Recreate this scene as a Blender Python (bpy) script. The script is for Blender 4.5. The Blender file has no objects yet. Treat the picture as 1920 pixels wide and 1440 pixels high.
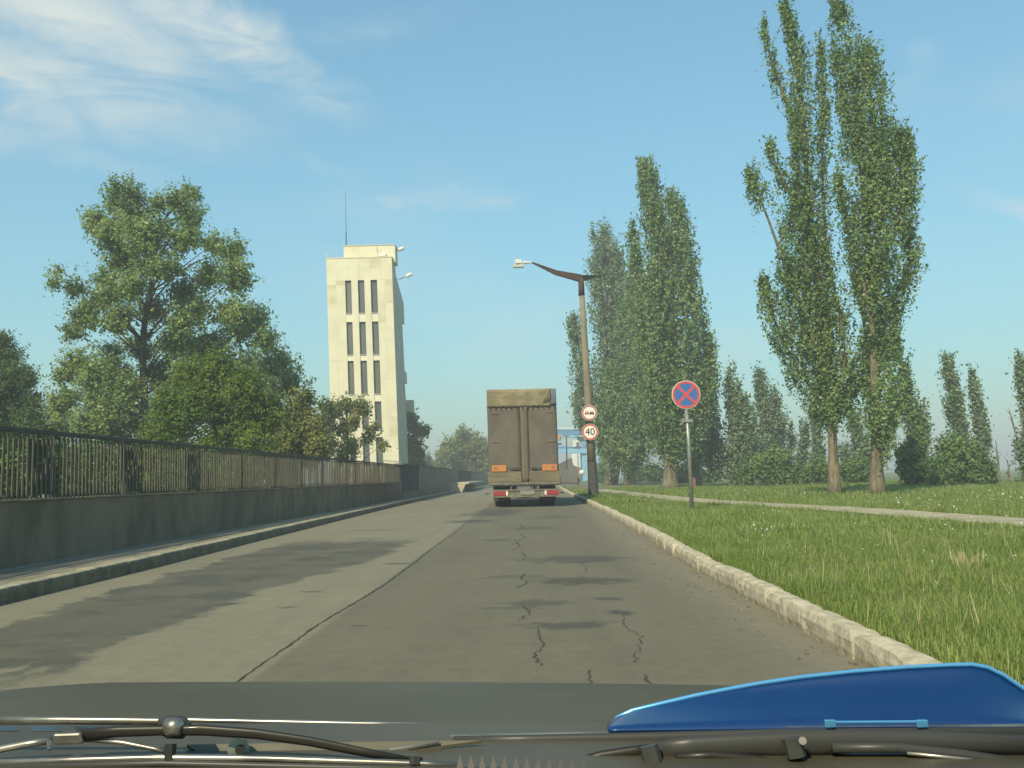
import bpy, math, random
import numpy as np
from math import sin, cos, tan, pi, atan, radians, sqrt
random.seed(7); rng = np.random.default_rng(7)
scene = bpy.context.scene
col = scene.collection
# ------------------------------------------------------------------ camera
F, CAMZ = 1750.0, 1.08
YAW, PITCH, ROLL = atan(24/F), atan(175/F), -0.02
cam_d = bpy.data.cameras.new('camera'); cam = bpy.data.objects.new('camera', cam_d); col.objects.link(cam)
cam_d.sensor_width = 36; cam_d.lens = 36*F/1920; cam_d.clip_start = 0.05; cam_d.clip_end = 12000
def _rx(a): c, s = cos(a), sin(a); return np.array([[1,0,0],[0,c,-s],[0,s,c]])
def _rz(a): c, s = cos(a), sin(a); return np.array([[c,-s,0],[s,c,0],[0,0,1]])
RC = _rz(YAW) @ _rx(pi/2+PITCH) @ _rz(ROLL)
from mathutils import Matrix, Vector
m4 = Matrix([list(RC[i])+[0] for i in range(3)]+[[0,0,0,1]])
m4.translation = Vector((0, 0, CAMZ)); cam.matrix_world = m4
scene.camera = cam
def at(px, py, Y):          # point at distance Y along the road that the photograph shows at pixel px, py
    d = RC @ np.array([(px-960)/F, -(py-720)/F, -1.0]); t = Y/d[1]
    return np.array([d[0]*t, Y, CAMZ+d[2]*t])
# ------------------------------------------------------------------ sun and sky
SUN_EL, SUN_AZ = 41.0, 24.0     # sun behind and to the left
sd = bpy.data.lights.new('sun', 'SUN'); sd.energy = 4.4; sd.angle = radians(0.53); sd.color = (1.0, 0.885, 0.65)
sun = bpy.data.objects.new('sun', sd); col.objects.link(sun)
tosun = Vector((-sin(radians(SUN_AZ))*cos(radians(SUN_EL)), -cos(radians(SUN_AZ))*cos(radians(SUN_EL)), sin(radians(SUN_EL))))
sun.rotation_euler = tosun.to_track_quat('Z', 'Y').to_euler()
world = bpy.data.worlds.new('World'); scene.world = world; world.use_nodes = True
nt = world.node_tree; nt.nodes.clear()
class NT:
    def __init__(s, nt): s.nt = nt
    def n(s, t, **k):
        nd = s.nt.nodes.new(t)
        ins = k.pop('i', {})
        for a, b in k.items(): setattr(nd, a, b)
        for a, b in ins.items(): s.set(nd.inputs[a], b)
        return nd
    def set(s, sock, v):
        if isinstance(v, bpy.types.NodeSocket): s.nt.links.new(v, sock)
        elif sock.type == 'VECTOR' and hasattr(v, '__len__'): sock.default_value = v[:3]
        else: sock.default_value = v
    def m(s, op, a, b=None, c=None, clamp=False):
        nd = s.nt.nodes.new('ShaderNodeMath'); nd.operation = op; nd.use_clamp = clamp
        for i, v in enumerate((a, b, c)):
            if v is not None: s.set(nd.inputs[i], v)
        return nd.outputs[0]
    def mix(s, f, a, b, bt='MIX'):
        nd = s.nt.nodes.new('ShaderNodeMix'); nd.data_type = 'RGBA'; nd.blend_type = bt; nd.clamp_factor = True
        s.set(nd.inputs[0], f); s.set(nd.inputs[6], a); s.set(nd.inputs[7], b); return nd.outputs[2]
    def ss(s, v, a, b, lo=0.0, hi=1.0):
        nd = s.nt.nodes.new('ShaderNodeMapRange'); nd.interpolation_type = 'SMOOTHSTEP'
        s.set(nd.inputs[0], v); s.set(nd.inputs[1], a); s.set(nd.inputs[2], b); s.set(nd.inputs[3], lo); s.set(nd.inputs[4], hi); return nd.outputs[0]
    def noise(s, vec, scale, detail=4, rough=0.55, sc3=None, out=0, dist=0.0):
        if sc3 is not None:
            mp = s.nt.nodes.new('ShaderNodeMapping'); mp.inputs['Scale'].default_value = sc3
            s.set(mp.inputs[0], vec); vec = mp.outputs[0]
        nd = s.nt.nodes.new('ShaderNodeTexNoise'); s.set(nd.inputs['Vector'], vec)
        nd.inputs['Scale'].default_value = scale; nd.inputs['Detail'].default_value = detail; nd.inputs['Roughness'].default_value = rough
        nd.inputs['Distortion'].default_value = dist
        return nd.outputs[out]
w = NT(nt)
sky = w.n('ShaderNodeTexSky', sky_type='NISHITA', sun_disc=False)
sky.sun_elevation = radians(SUN_EL); sky.sun_rotation = radians(180+SUN_AZ)
sky.air_density = 1.0; sky.dust_density = 0.35; sky.ozone_density = 1.3
tc = w.n('ShaderNodeTexCoord'); dirv = tc.outputs['Generated']
sp = w.n('ShaderNodeSeparateXYZ', i={0: dirv})
az = w.m('ARCTAN2', sp.outputs[0], sp.outputs[1]); el = w.m('ARCSINE', sp.outputs[2])
warp = w.noise(dirv, 5, 5, 0.6); warp2 = w.noise(dirv, 9, 5, 0.6)
azw = w.m('ADD', az, w.m('MULTIPLY', w.m('SUBTRACT', warp, 0.5), 0.22)); elw = w.m('ADD', el, w.m('MULTIPLY', w.m('SUBTRACT', warp2, 0.5), 0.09))
def azel(px, py):
    d = RC @ np.array([(px-960)/F, -(py-720)/F, -1.0]); d /= np.linalg.norm(d); return math.atan2(d[0], d[1]), math.asin(d[2])
cloud = None
for (px, py, rx, ry, ang, st) in [(150, 20, 300, 90, -14, 0.95), (420, 70, 210, 52, -26, 1.0), (140, 170, 280, 70, -8, 0.75), (0, 190, 130, 80, 20, 1.0), (840, 383, 110, 16, 3, 0.6),
        (1700, 130, 60, 34, 55, 0.22), (1890, 395, 80, 24, -25, 0.38), (1400, 650, 170, 40, 10, 0.25), (600, 315, 120, 12, -15, 0.2), (330, 190, 60, 25, 5, 0.5), (700, 40, 160, 30, 10, 0.18), (60, 280, 200, 25, -12, 0.25)]:
    a0, e0 = azel(px, py); c_, s_ = cos(radians(ang)), sin(radians(ang))
    u = w.m('SUBTRACT', azw, a0); v = w.m('SUBTRACT', elw, e0)
    uu = w.m('DIVIDE', w.m('ADD', w.m('MULTIPLY', u, c_), w.m('MULTIPLY', v, s_)), rx/F)
    vv = w.m('DIVIDE', w.m('SUBTRACT', w.m('MULTIPLY', v, c_), w.m('MULTIPLY', u, s_)), ry/F)
    r2 = w.m('SQRT', w.m('ADD', w.m('MULTIPLY', uu, uu), w.m('MULTIPLY', vv, vv)))
    mk = w.ss(r2, 0.0, 1.5, st, 0.0)
    cloud = mk if cloud is None else w.m('MAXIMUM', cloud, mk)
fib = w.noise(dirv, 6.0, 7, 0.62, sc3=(1.0, 1.0, 4.0), dist=0.7)
gen = w.m('MULTIPLY', w.ss(w.noise(dirv, 1.6, 5, 0.6, sc3=(1, 1, 3)), 0.56, 0.8), 0.25)
cl = w.m('MULTIPLY', w.m('MAXIMUM', cloud, gen), w.ss(fib, 0.30, 0.60, 0.15, 1.0), clamp=True)
skyc = w.mix(1.0, sky.outputs[0], (0.86, 1.215, 1.06, 1), 'MULTIPLY')
lumS = w.n('ShaderNodeSeparateColor', i={0: skyc}).outputs[1]
cmp_ = w.m('DIVIDE', 1.6, w.m('ADD', 1.0, w.m('MULTIPLY', lumS, 0.20)))      # soft shoulder, as a sensor has
sc_ = w.n('ShaderNodeVectorMath', operation='SCALE', i={0: skyc, 'Scale': cmp_}); skyc = sc_.outputs[0]
skyc2 = w.mix(w.m('MULTIPLY', cl, 1.0, clamp=True), skyc, (4.3, 4.7, 4.5, 1))
bg = w.n('ShaderNodeBackground', i={'Color': skyc2, 'Strength': 0.14})
wo = w.n('ShaderNodeOutputWorld', i={'Surface': bg.outputs[0]})
HAZE = 0.0021  # denser than the air alone, to stand in for windscreen veil too
scene.render.engine = 'CYCLES'
vs = scene.view_settings; vs.view_transform = 'Standard'; vs.look = 'None'; vs.gamma = 1.0; vs.exposure = 0.30
scene.cycles.max_bounces = 6; scene.cycles.transparent_max_bounces = 6; scene.cycles.volume_bounces = 0
# ------------------------------------------------------------------ helpers
def rgba(c): return (c[0], c[1], c[2], 1.0)
def mat(name, c, rough=0.8, metal=0.0, c2=None, scale=3.0, bump=0.0, bscale=30.0, sc3=None, island=0.0, transl=0.0, spec=0.3, coat=0.0, detail=5, lo=0.35, hi=0.65, bdist=0.02, tc_=None):
    m = bpy.data.materials.new(name); m.use_nodes = True; t = NT(m.node_tree); N = m.node_tree.nodes
    p = N['Principled BSDF']; p.inputs['Roughness'].default_value = rough; p.inputs['Metallic'].default_value = metal
    p.inputs['Specular IOR Level'].default_value = spec; p.inputs['Coat Weight'].default_value = coat
    g = t.n('ShaderNodeNewGeometry'); pos = g.outputs['Position'] if tc_ is None else t.n('ShaderNodeTexCoord').outputs[tc_]
    cc = rgba(c)
    if c2 is not None:
        cc = t.mix(t.ss(t.noise(pos, scale, detail, 0.6, sc3), lo, hi), rgba(c), rgba(c2))
    if island:
        r = g.outputs['Random Per Island']
        f = t.m('ADD', t.m('MULTIPLY', r, island), 1-island/2)
        vm = t.n('ShaderNodeVectorMath', operation='SCALE'); t.set(vm.inputs[0], cc); t.set(vm.inputs['Scale'], f); cc = vm.outputs[0]
    t.set(p.inputs['Base Color'], cc)
    if bump:
        b = t.n('ShaderNodeBump', i={'Strength': bump, 'Distance': bdist, 'Height': t.noise(pos, bscale, 6, 0.6, sc3)}); t.set(p.inputs['Normal'], b.outputs[0])
    if transl:
        tr = t.n('ShaderNodeBsdfTranslucent'); t.set(tr.inputs[0], cc)
        mx = t.n('ShaderNodeMixShader', i={0: transl, 1: p.outputs[0], 2: tr.outputs[0]})
        t.set(N['Material Output'].inputs['Surface'], mx.outputs[0])
    return m
class MB:
    def __init__(s): s.v = []; s.f = []; s.mi = []; s.n = 0
    def add(s, v, f, mi=0):
        o = s.n; s.v += [tuple(map(float, p)) for p in v]; s.f += [tuple(i+o for i in q) for q in f]; s.mi += [mi]*len(f); s.n += len(v); return s
    def box(s, x0, x1, y0, y1, z0, z1, mi=0, M=None):
        v = [(x, y, z) for z in (z0, z1) for y in (y0, y1) for x in (x0, x1)]
        if M is not None: v = [tuple(M @ Vector(p)) for p in v]
        return s.add(v, [(0,2,3,1),(4,5,7,6),(0,1,5,4),(2,6,7,3),(0,4,6,2),(1,3,7,5)], mi)
    def bar(s, a, b, wd, ht, up=(0,0,1), mi=0, w2=None, h2=None):
        a = np.array(a, float); b = np.array(b, float); d = b-a; d /= np.linalg.norm(d); up = np.array(up, float)
        if abs(d@up) > 0.95: up = np.array((0, 1, 0.))
        sx = np.cross(d, up); sx /= np.linalg.norm(sx); u = np.cross(sx, d)
        w2 = wd if w2 is None else w2; h2 = ht if h2 is None else h2
        v = [a+sx*i*wd/2+u*j*ht/2 for j in (-1,1) for i in (-1,1)]+[b+sx*i*w2/2+u*j*h2/2 for j in (-1,1) for i in (-1,1)]
        return s.add(v, [(0,2,3,1),(4,5,7,6),(0,1,5,4),(2,6,7,3),(0,4,6,2),(1,3,7,5)], mi)
    def tube(s, pts, rad, n=8, mi=0, caps=True, flat=1.0):
        pts = [np.array(p, float) for p in pts]; k = len(pts)
        if not hasattr(rad, '__len__'): rad = [rad]*k
        ref = np.array((0.13, 1, 0.21)); ref /= np.linalg.norm(ref); vs_ = []
        for i in range(k):
            d = pts[min(i+1, k-1)]-pts[max(i-1, 0)]; d /= (np.linalg.norm(d)+1e-9)
            r = ref if abs(d@ref) < 0.95 else np.array((1., 0, 0))
            a = np.cross(d, r); a /= np.linalg.norm(a); b = np.cross(d, a)
            for j in range(n):
                t = 2*pi*j/n; vs_.append(pts[i]+a*cos(t)*rad[i]+b*sin(t)*rad[i]*flat)
        fs = [(i*n+j, i*n+(j+1) % n, (i+1)*n+(j+1) % n, (i+1)*n+j) for i in range(k-1) for j in range(n)]
        if caps: fs += [tuple(range(n-1, -1, -1)), tuple((k-1)*n+j for j in range(n))]
        return s.add(vs_, fs, mi)
    def prism(s, poly, a, b, fn, mi=0):     # polygon extruded from a to b, fn maps (u,v,w) -> xyz
        k = len(poly); v = [fn(u, q, a) for u, q in poly]+[fn(u, q, b) for u, q in poly]
        f = [tuple(range(k-1, -1, -1)), tuple(range(k, 2*k))]+[(i, (i+1) % k, k+(i+1) % k, k+i) for i in range(k)]
        return s.add(v, f, mi)
    def disc(s, c, r, y0, y1, n=32, mi=0, r0=0.0):   # facing -y; ring if r0
        x, z = c
        if r0 <= 0: return s.prism([(x+r*cos(2*pi*i/n), z+r*sin(2*pi*i/n)) for i in range(n)], y0, y1, lambda u, v, w_: (u, w_, v), mi)
        vs_ = []; f = []
        for i in range(n):
            t = 2*pi*i/n
            for rr, yy in ((r, y0), (r0, y0), (r, y1), (r0, y1)): vs_.append((x+rr*cos(t), yy, z+rr*sin(t)))
        for i in range(n):
            a = 4*i; b = 4*((i+1) % n); f += [(a, b, b+1, a+1), (a+2, a+3, b+3, b+2), (a, a+2, b+2, b), (a+1, b+1, b+3, a+3)]
        return s.add(vs_, f, mi)
    def build(s, name, mats, parent=None, smooth=False, bevel=0.0, origin=None):
        if not isinstance(mats, (list, tuple)): mats = [mats]
        me = bpy.data.meshes.new(name)
        off = np.array(origin if origin is not None else (0, 0, 0), float)
        p = parent
        while p is not None: off = off+np.array(p.location); p = p.parent
        me.from_pydata([tuple(np.array(q)-off) for q in s.v], [], s.f)
        for mm in mats: me.materials.append(mm)
        if len(mats) > 1: me.polygons.foreach_set('material_index', s.mi)
        if smooth: me.polygons.foreach_set('use_smooth', [True]*len(s.f))
        me.update()
        o = bpy.data.objects.new(name, me); col.objects.link(o)
        if parent is not None: o.parent = parent
        if origin is not None: o.location = origin
        if bevel:
            b = o.modifiers.new('bevel', 'BEVEL'); b.width = bevel; b.segments = 2; b.limit_method = 'ANGLE'
        return o
def quadmesh(name, V, mat_, parent=None, per=4, smooth=False, kind=None):   # V: (n*per,3) verts, each run of `per` one face
    n = len(V)//per; me = bpy.data.meshes.new(name)
    off = np.zeros(3)
    if parent is not None: off = np.array(parent.location)
    V = (V-off).astype(np.float32)
    me.vertices.add(len(V)); me.vertices.foreach_set('co', V.ravel())
    me.loops.add(len(V)); me.loops.foreach_set('vertex_index', np.arange(len(V), dtype=np.int32))
    me.polygons.add(n); me.polygons.foreach_set('loop_start', np.arange(0, len(V), per, dtype=np.int32))
    try: me.polygons.foreach_set('loop_total', np.full(n, per, dtype=np.int32))
    except Exception: pass
    me.materials.append(mat_); me.update(calc_edges=True); me.validate()
    o = bpy.data.objects.new(name, me); col.objects.link(o)
    if parent is not None: o.parent = parent
    if kind: o['kind'] = kind
    return o
def tag(o, label=None, cat=None, group=None, kind=None):
    if label: o['label'] = label
    if cat: o['category'] = cat
    if group: o['group'] = group
    if kind: o['kind'] = kind
    return o
def thing(name, loc, label=None, cat=None, group=None, kind=None):
    o = bpy.data.objects.new(name, None); o.empty_display_size = 0.2; col.objects.link(o); o.location = loc
    return tag(o, label, cat, group, kind)
def child(name, mesh, parent, loc, rot=(0,0,0), label=None):
    o = bpy.data.objects.new(name, mesh); col.objects.link(o); o.parent = parent; o.location = loc; o.rotation_euler = rot
    if label: o['label'] = label
    return o
def lerp(tab, y):
    if y <= tab[0][0]: return tab[0][1]
    for (a, b), (c, d) in zip(tab, tab[1:]):
        if y <= c: return b+(d-b)*(y-a)/(c-a)
    return tab[-1][1]
RK = [(-12, 1.86), (6, 1.85), (11, 1.86), (16, 2.04), (24, 2.18), (34, 2.30), (52, 2.42), (75, 2.8), (102, 3.4), (170, 5.2)]
LK = [(-12, -4.88), (12, -4.88), (18, -5.02), (32, -5.25), (60, -5.45), (170, -5.5)]
WALLX = -6.0
# ------------------------------------------------------------------ materials
def ground_mat():
    m = bpy.data.materials.new('meadow_soil'); m.use_nodes = True; t = NT(m.node_tree); p = m.node_tree.nodes['Principled BSDF']
    pos = t.n('ShaderNodeNewGeometry').outputs['Position']
    a = t.mix(t.ss(t.noise(pos, 0.12, 6, 0.6), 0.35, 0.65), (0.10, 0.145, 0.035, 1), (0.14, 0.165, 0.05, 1))
    b = t.mix(t.ss(t.noise(pos, 1.7, 6, 0.7), 0.5, 0.75, 0, 0.6), a, (0.12, 0.115, 0.05, 1))
    t.set(p.inputs['Base Color'], b); p.inputs['Roughness'].default_value = 0.95
    bm_ = t.n('ShaderNodeBump', i={'Strength': 0.6, 'Distance': 0.06, 'Height': t.noise(pos, 9, 6, 0.7)}); t.set(p.inputs['Normal'], bm_.outputs[0])
    return m
def road_mat():
    m = bpy.data.materials.new('old_asphalt'); m.use_nodes = True; t = NT(m.node_tree); p = m.node_tree.nodes['Principled BSDF']
    pos = t.n('ShaderNodeNewGeometry').outputs['Position']; s = t.n('ShaderNodeSeparateXYZ', i={0: pos}); X, Y = s.outputs[0], s.outputs[1]
    big = t.noise(pos, 0.5, 6, 0.65); mid = t.noise(pos, 3.2, 7, 0.7); fine = t.noise(pos, 90, 4, 0.7)
    nx = t.m('ADD', X, t.m('MULTIPLY', t.m('SUBTRACT', mid, 0.5), 1.0)); ny = t.m('ADD', Y, t.m('MULTIPLY', t.m('SUBTRACT', t.noise(pos, 2.3, 6, 0.7, out=0, sc3=(1, 0.7, 3)), 0.5), 3.0))
    # lighter worn left lane, darker right lane either side of the centre joint
    lane = t.ss(X, -1.57, -1.50)
    base = t.mix(lane, (0.190, 0.174, 0.118, 1), (0.136, 0.122, 0.084, 1))
    # dust beside the right kerb
    kx = t.m('SUBTRACT', X, t.m('MULTIPLY', t.ss(Y, 11, 34), 0.42))
    dust = t.m('MULTIPLY', t.ss(t.m('ADD', kx, t.m('MULTIPLY', t.m('SUBTRACT', big, 0.5), 0.8)), 1.12, 1.75), 0.9)
    base = t.mix(dust, base, (0.185, 0.165, 0.115, 1))
    ldust = t.m('MULTIPLY', t.ss(X, -4.2, -4.75), 0.5)
    base = t.mix(ldust, base, (0.19, 0.175, 0.125, 1))
    # the large darker area of the left lane: ragged right border
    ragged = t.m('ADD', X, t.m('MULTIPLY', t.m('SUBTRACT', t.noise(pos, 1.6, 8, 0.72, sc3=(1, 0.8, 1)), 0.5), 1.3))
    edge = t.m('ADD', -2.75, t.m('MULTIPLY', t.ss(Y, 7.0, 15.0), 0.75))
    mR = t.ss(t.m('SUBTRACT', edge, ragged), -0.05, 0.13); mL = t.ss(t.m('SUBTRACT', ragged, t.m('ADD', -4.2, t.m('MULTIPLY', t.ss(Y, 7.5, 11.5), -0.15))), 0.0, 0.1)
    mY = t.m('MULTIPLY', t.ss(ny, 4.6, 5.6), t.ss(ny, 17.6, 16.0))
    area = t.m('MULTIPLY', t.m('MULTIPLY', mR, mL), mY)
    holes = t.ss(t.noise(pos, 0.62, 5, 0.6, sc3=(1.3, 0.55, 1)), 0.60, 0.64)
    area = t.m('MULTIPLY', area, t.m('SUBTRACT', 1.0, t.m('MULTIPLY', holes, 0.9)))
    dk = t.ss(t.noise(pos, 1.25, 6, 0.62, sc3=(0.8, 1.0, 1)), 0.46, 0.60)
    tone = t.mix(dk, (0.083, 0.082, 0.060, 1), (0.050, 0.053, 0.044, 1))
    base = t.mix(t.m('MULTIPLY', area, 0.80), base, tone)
    # separate bitumen patches
    nu_ = t.m('MULTIPLY', t.m('SUBTRACT', t.noise(pos, 3.0, 7, 0.72), 0.5), 3.2); nv_ = t.m('MULTIPLY', t.m('SUBTRACT', t.noise(pos, 2.4, 7, 0.72, sc3=(1, .8, 2)), 0.5), 3.4)
    for (cx, cy, rx, ry, st) in [(0.62, 12.3, 0.75, 0.55, .6), (0.55, 9.85, 0.55, 0.42, .7), (-0.2, 10.3, .45, .25, .4), (0.05, 8.2, 0.28, 0.22, .55), (0.28, 6.95, 0.32, 0.20, .65), (0.72, 7.5, 0.12, 0.16, .8), (0.68, 8.35, 0.14, 0.12, .7),
            (-0.15, 7.9, .3, .1, .4), (-1.45, 23.6, 0.7, 0.9, .7), (-0.5, 16.4, 0.35, 0.5, .4), (0.1, 20.0, 0.6, 0.7, .4), (-1.0, 30.0, 0.9, 3.5, .55), (-3.3, 20.5, .9, .3, .3), (0.7, 25, 0.8, 1.0, .35), (-1.7, 12.2, .22, .12, .8), (-2.15, 9.3, .14, .08, .6), (-2.1, 8.2, .1, .07, .6), (-2.3, 5.2, .06, .05, .9), (-3.0, 17.5, .4, .15, .6), (-1.3, 7.1, .07, .05, .6), (-1.2, 28, 1.2, 1.1, .4)]:
        u = t.m('ADD', t.m('DIVIDE', t.m('SUBTRACT', X, cx), rx), nu_); v = t.m('ADD', t.m('DIVIDE', t.m('SUBTRACT', Y, cy), ry), nv_)
        r = t.m('SQRT', t.m('ADD', t.m('MULTIPLY', u, u), t.m('MULTIPLY', v, v)))
        base = t.mix(t.ss(r, 0.55, 1.15, st, 0.0), base, (0.045, 0.048, 0.040, 1))
    # grain, long stains, wheel polish
    base = t.mix(t.ss(t.noise(pos, 7.5, 6, 0.75), 0.38, 0.62, 0.0, 0.55), base, t.mix(1.0, base, (0.80, 0.80, 0.81, 1), 'MULTIPLY'))
    base = t.mix(t.ss(t.noise(pos, 1.3, 7, 0.7), 0.52, 0.66, 0.0, 0.5), base, t.mix(1.0, base, (1.16, 1.14, 1.1, 1), 'MULTIPLY'))
    base = t.mix(t.ss(big, 0.3, 0.7, 0.0, 0.35), base, t.mix(1.0, base, (0.72, 0.73, 0.74, 1), 'MULTIPLY'))
    streak = t.noise(pos, 1.0, 5, 0.6, sc3=(2.2, 0.12, 1))
    base = t.mix(t.ss(streak, 0.45, 0.7, 0.0, 0.4), base, t.mix(1.0, base, (0.78, 0.78, 0.80, 1), 'MULTIPLY'))
    base = t.mix(t.ss(fine, 0.35, 0.7, 0.0, 0.85), base, t.mix(1.0, base, (1.55, 1.5, 1.42, 1), 'MULTIPLY'))
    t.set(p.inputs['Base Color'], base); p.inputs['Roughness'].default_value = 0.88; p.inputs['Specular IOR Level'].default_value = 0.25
    h = t.m('ADD', t.m('MULTIPLY', fine, 0.5), t.m('MULTIPLY', t.noise(pos, 18, 5, 0.7), 0.9))
    b = t.n('ShaderNodeBump', i={'Strength': 0.35, 'Distance': 0.012, 'Height': h}); t.set(p.inputs['Normal'], b.outputs[0])
    return m
M_ground = ground_mat(); M_road = road_mat()
M_crack = mat('crack_tar', (0.055, 0.052, 0.040), 0.95)
M_crackdry = mat('crack_earth', (0.062, 0.055, 0.038), 0.95)
M_kerb = mat('kerb_concrete', (0.54, 0.47, 0.33), 0.9, c2=(0.36, 0.31, 0.21), scale=7, bump=0.6, bscale=24, bdist=0.02, island=0.0)
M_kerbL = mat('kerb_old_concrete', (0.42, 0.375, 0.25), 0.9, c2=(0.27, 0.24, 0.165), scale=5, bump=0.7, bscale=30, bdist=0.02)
M_walk = mat('sidewalk_asphalt', (0.26, 0.235, 0.17), 0.9, c2=(0.19, 0.17, 0.125), scale=1.5, bump=0.4, bscale=60, bdist=0.01)
M_path = mat('path_concrete', (0.40, 0.35, 0.23), 0.9, c2=(0.31, 0.27, 0.17), scale=1.2, bump=0.4, bscale=40, bdist=0.01)
M_dust = mat('dusty_shoulder', (0.21, 0.185, 0.12), 0.95, c2=(0.11, 0.12, 0.05), scale=0.9, bump=0.4, bscale=30)
M_wall = mat('parapet_concrete', (0.200, 0.165, 0.112), 0.9, c2=(0.125, 0.105, 0.073), scale=1.6, bump=0.6, bscale=22, sc3=(1, 1, 0.5), bdist=0.015)
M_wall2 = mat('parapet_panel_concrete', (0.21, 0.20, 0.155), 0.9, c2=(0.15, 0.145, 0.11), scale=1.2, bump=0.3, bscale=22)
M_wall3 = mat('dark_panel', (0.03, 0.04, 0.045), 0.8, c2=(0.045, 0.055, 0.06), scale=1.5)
M_ledge = mat('ledge_mortar', (0.30, 0.25, 0.15), 0.9, c2=(0.18, 0.15, 0.1), scale=6)
M_fence = mat('fence_paint', (0.085, 0.083, 0.060), 0.65, c2=(0.125, 0.11, 0.075), scale=6, bump=0.3, bscale=80, bdist=0.004)
M_fencerail = mat('fence_rail_paint', (0.050, 0.050, 0.042), 0.6, c2=(0.075, 0.07, 0.055), scale=5)
M_tower = mat('tower_limestone', (0.68, 0.63, 0.46), 0.85, c2=(0.62, 0.565, 0.405), scale=0.7, bump=0.15, bscale=12, lo=0.4, hi=0.7)
M_tower2 = mat('tower_limestone_weathered', (0.63, 0.575, 0.405), 0.85, c2=(0.55, 0.48, 0.32), scale=1.1, bump=0.15, bscale=12)
M_towertrim = mat('tower_white_render', (0.74, 0.70, 0.54), 0.8, c2=(0.66, 0.61, 0.46), scale=2)
M_towerside = mat('tower_side_render', (0.60, 0.555, 0.42), 0.9, c2=(0.50, 0.46, 0.35), scale=1.0, sc3=(1, 1, 0.4))
M_frame = mat('dark_window_frame', (0.06, 0.065, 0.06), 0.6)
M_white = mat('white_paint', (0.75, 0.74, 0.68), 0.45, c2=(0.62, 0.61, 0.54), scale=4)
M_steel = mat('galvanised_steel', (0.33, 0.34, 0.32), 0.5, 0.6, c2=(0.25, 0.25, 0.22), scale=14)
M_rust = mat('rusty_brown_steel', (0.060, 0.040, 0.036), 0.7, 0.1, c2=(0.10, 0.055, 0.040), scale=7, bump=0.3, bscale=50)
M_pole = mat('pole_concrete', (0.27, 0.235, 0.155), 0.9, c2=(0.20, 0.17, 0.115), scale=3, bump=0.3, bscale=25, sc3=(1, 1, 0.3))
M_poledark = mat('pole_foot_dark', (0.05, 0.055, 0.05), 0.85, c2=(0.085, 0.085, 0.07), scale=5)
M_bark = mat('poplar_bark', (0.24, 0.20, 0.125), 0.95, c2=(0.12, 0.10, 0.065), scale=5, bump=1.0, bscale=14, sc3=(1, 1, 0.25), bdist=0.06)
M_bark2 = mat('tree_bark', (0.11, 0.09, 0.06), 0.95, c2=(0.06, 0.05, 0.035), scale=5, bump=0.8, bscale=16, sc3=(1, 1, 0.3), bdist=0.05)
def leafmat(n, a, b, isl=0.6, tr=0.42, rough=0.45, spec=0.5): a = (a[0]*1.5, a[1]*1.5, a[2]*1.3); b = (b[0]*1.5, b[1]*1.5, b[2]*1.3); return mat(n, a, rough, c2=b, scale=0.55, island=isl, transl=tr, spec=spec, detail=3)
M_leafA = leafmat('poplar_leaf', (0.105, 0.170, 0.062), (0.155, 0.215, 0.080))
M_leafA2 = leafmat('poplar_leaf_greyish', (0.115, 0.172, 0.09), (0.155, 0.205, 0.115))
M_leafB = leafmat('broadleaf_leaf', (0.120, 0.185, 0.065), (0.180, 0.230, 0.078))
M_leafC = leafmat('acacia_leaf', (0.085, 0.135, 0.028), (0.125, 0.165, 0.034), rough=0.7, spec=0.2)
M_leafD = leafmat('dark_conifer_needles', (0.065, 0.110, 0.048), (0.095, 0.135, 0.055), rough=0.7, spec=0.2)
M_leafE = leafmat('bush_leaf', (0.085, 0.150, 0.045), (0.125, 0.185, 0.055), rough=0.6, spec=0.3)
M_leafG = leafmat('olive_leaf', (0.125, 0.140, 0.040), (0.17, 0.18, 0.055), rough=0.6, spec=0.3)
M_grass = mat('grass_blade', (0.225, 0.300, 0.065), 0.6, c2=(0.31, 0.36, 0.105), scale=0.8, island=0.6, transl=0.5, spec=0.3)
M_grassdry = mat('dry_grass', (0.42, 0.37, 0.20), 0.8, island=0.5, transl=0.3)
M_petal = mat('white_petal', (0.75, 0.75, 0.68), 0.6, island=0.3, transl=0.3)
# ------------------------------------------------------------------ ground, road, kerbs
def strip(name, ys, xl, xr, z, m_, cols=1, jitter=0.0, zf=None):
    mb = MB(); v = []
    for y in ys:
        for k in range(cols+1):
            x = xl(y)+(xr(y)-xl(y))*((k/cols)**2 if cols > 30 else k/cols); v.append((x, y, (z if zf is None else zf(x, y))))
    f = [(i*(cols+1)+k, i*(cols+1)+k+1, (i+1)*(cols+1)+k+1, (i+1)*(cols+1)+k) for i in range(len(ys)-1) for k in range(cols)]
    mb.add(v, f); return mb.build(name, m_, smooth=True)
gx = sorted(set([-6000, -2500, -900, -300, -100, -50, -30, -20, -12, -8, -6.3, 0, 10, 14, 20, 26, 34, 44, 60, 90, 140, 220, 320, 480, 700, 1000, 1400, 2000, 2800, 4000, 6000]))
gy = [-60, -10, 0, 15, 30, 50, 70, 90, 120, 160, 220, 300, 420, 600, 850, 1200, 1700, 2300, 3000, 4000, 6000, 9000]
def gz(x, y): return -0.35 if y > 300 else -0.12
mb = MB(); mb.add([(x, y, gz(x, y)) for y in gy for x in gx], [(j*len(gx)+i, j*len(gx)+i+1, (j+1)*len(gx)+i+1, (j+1)*len(gx)+i) for j in range(len(gy)-1) for i in range(len(gx)-1)])
tag(mb.build('ground', M_ground), 'flat green meadow ground running out to the horizon', kind='structure')
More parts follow.
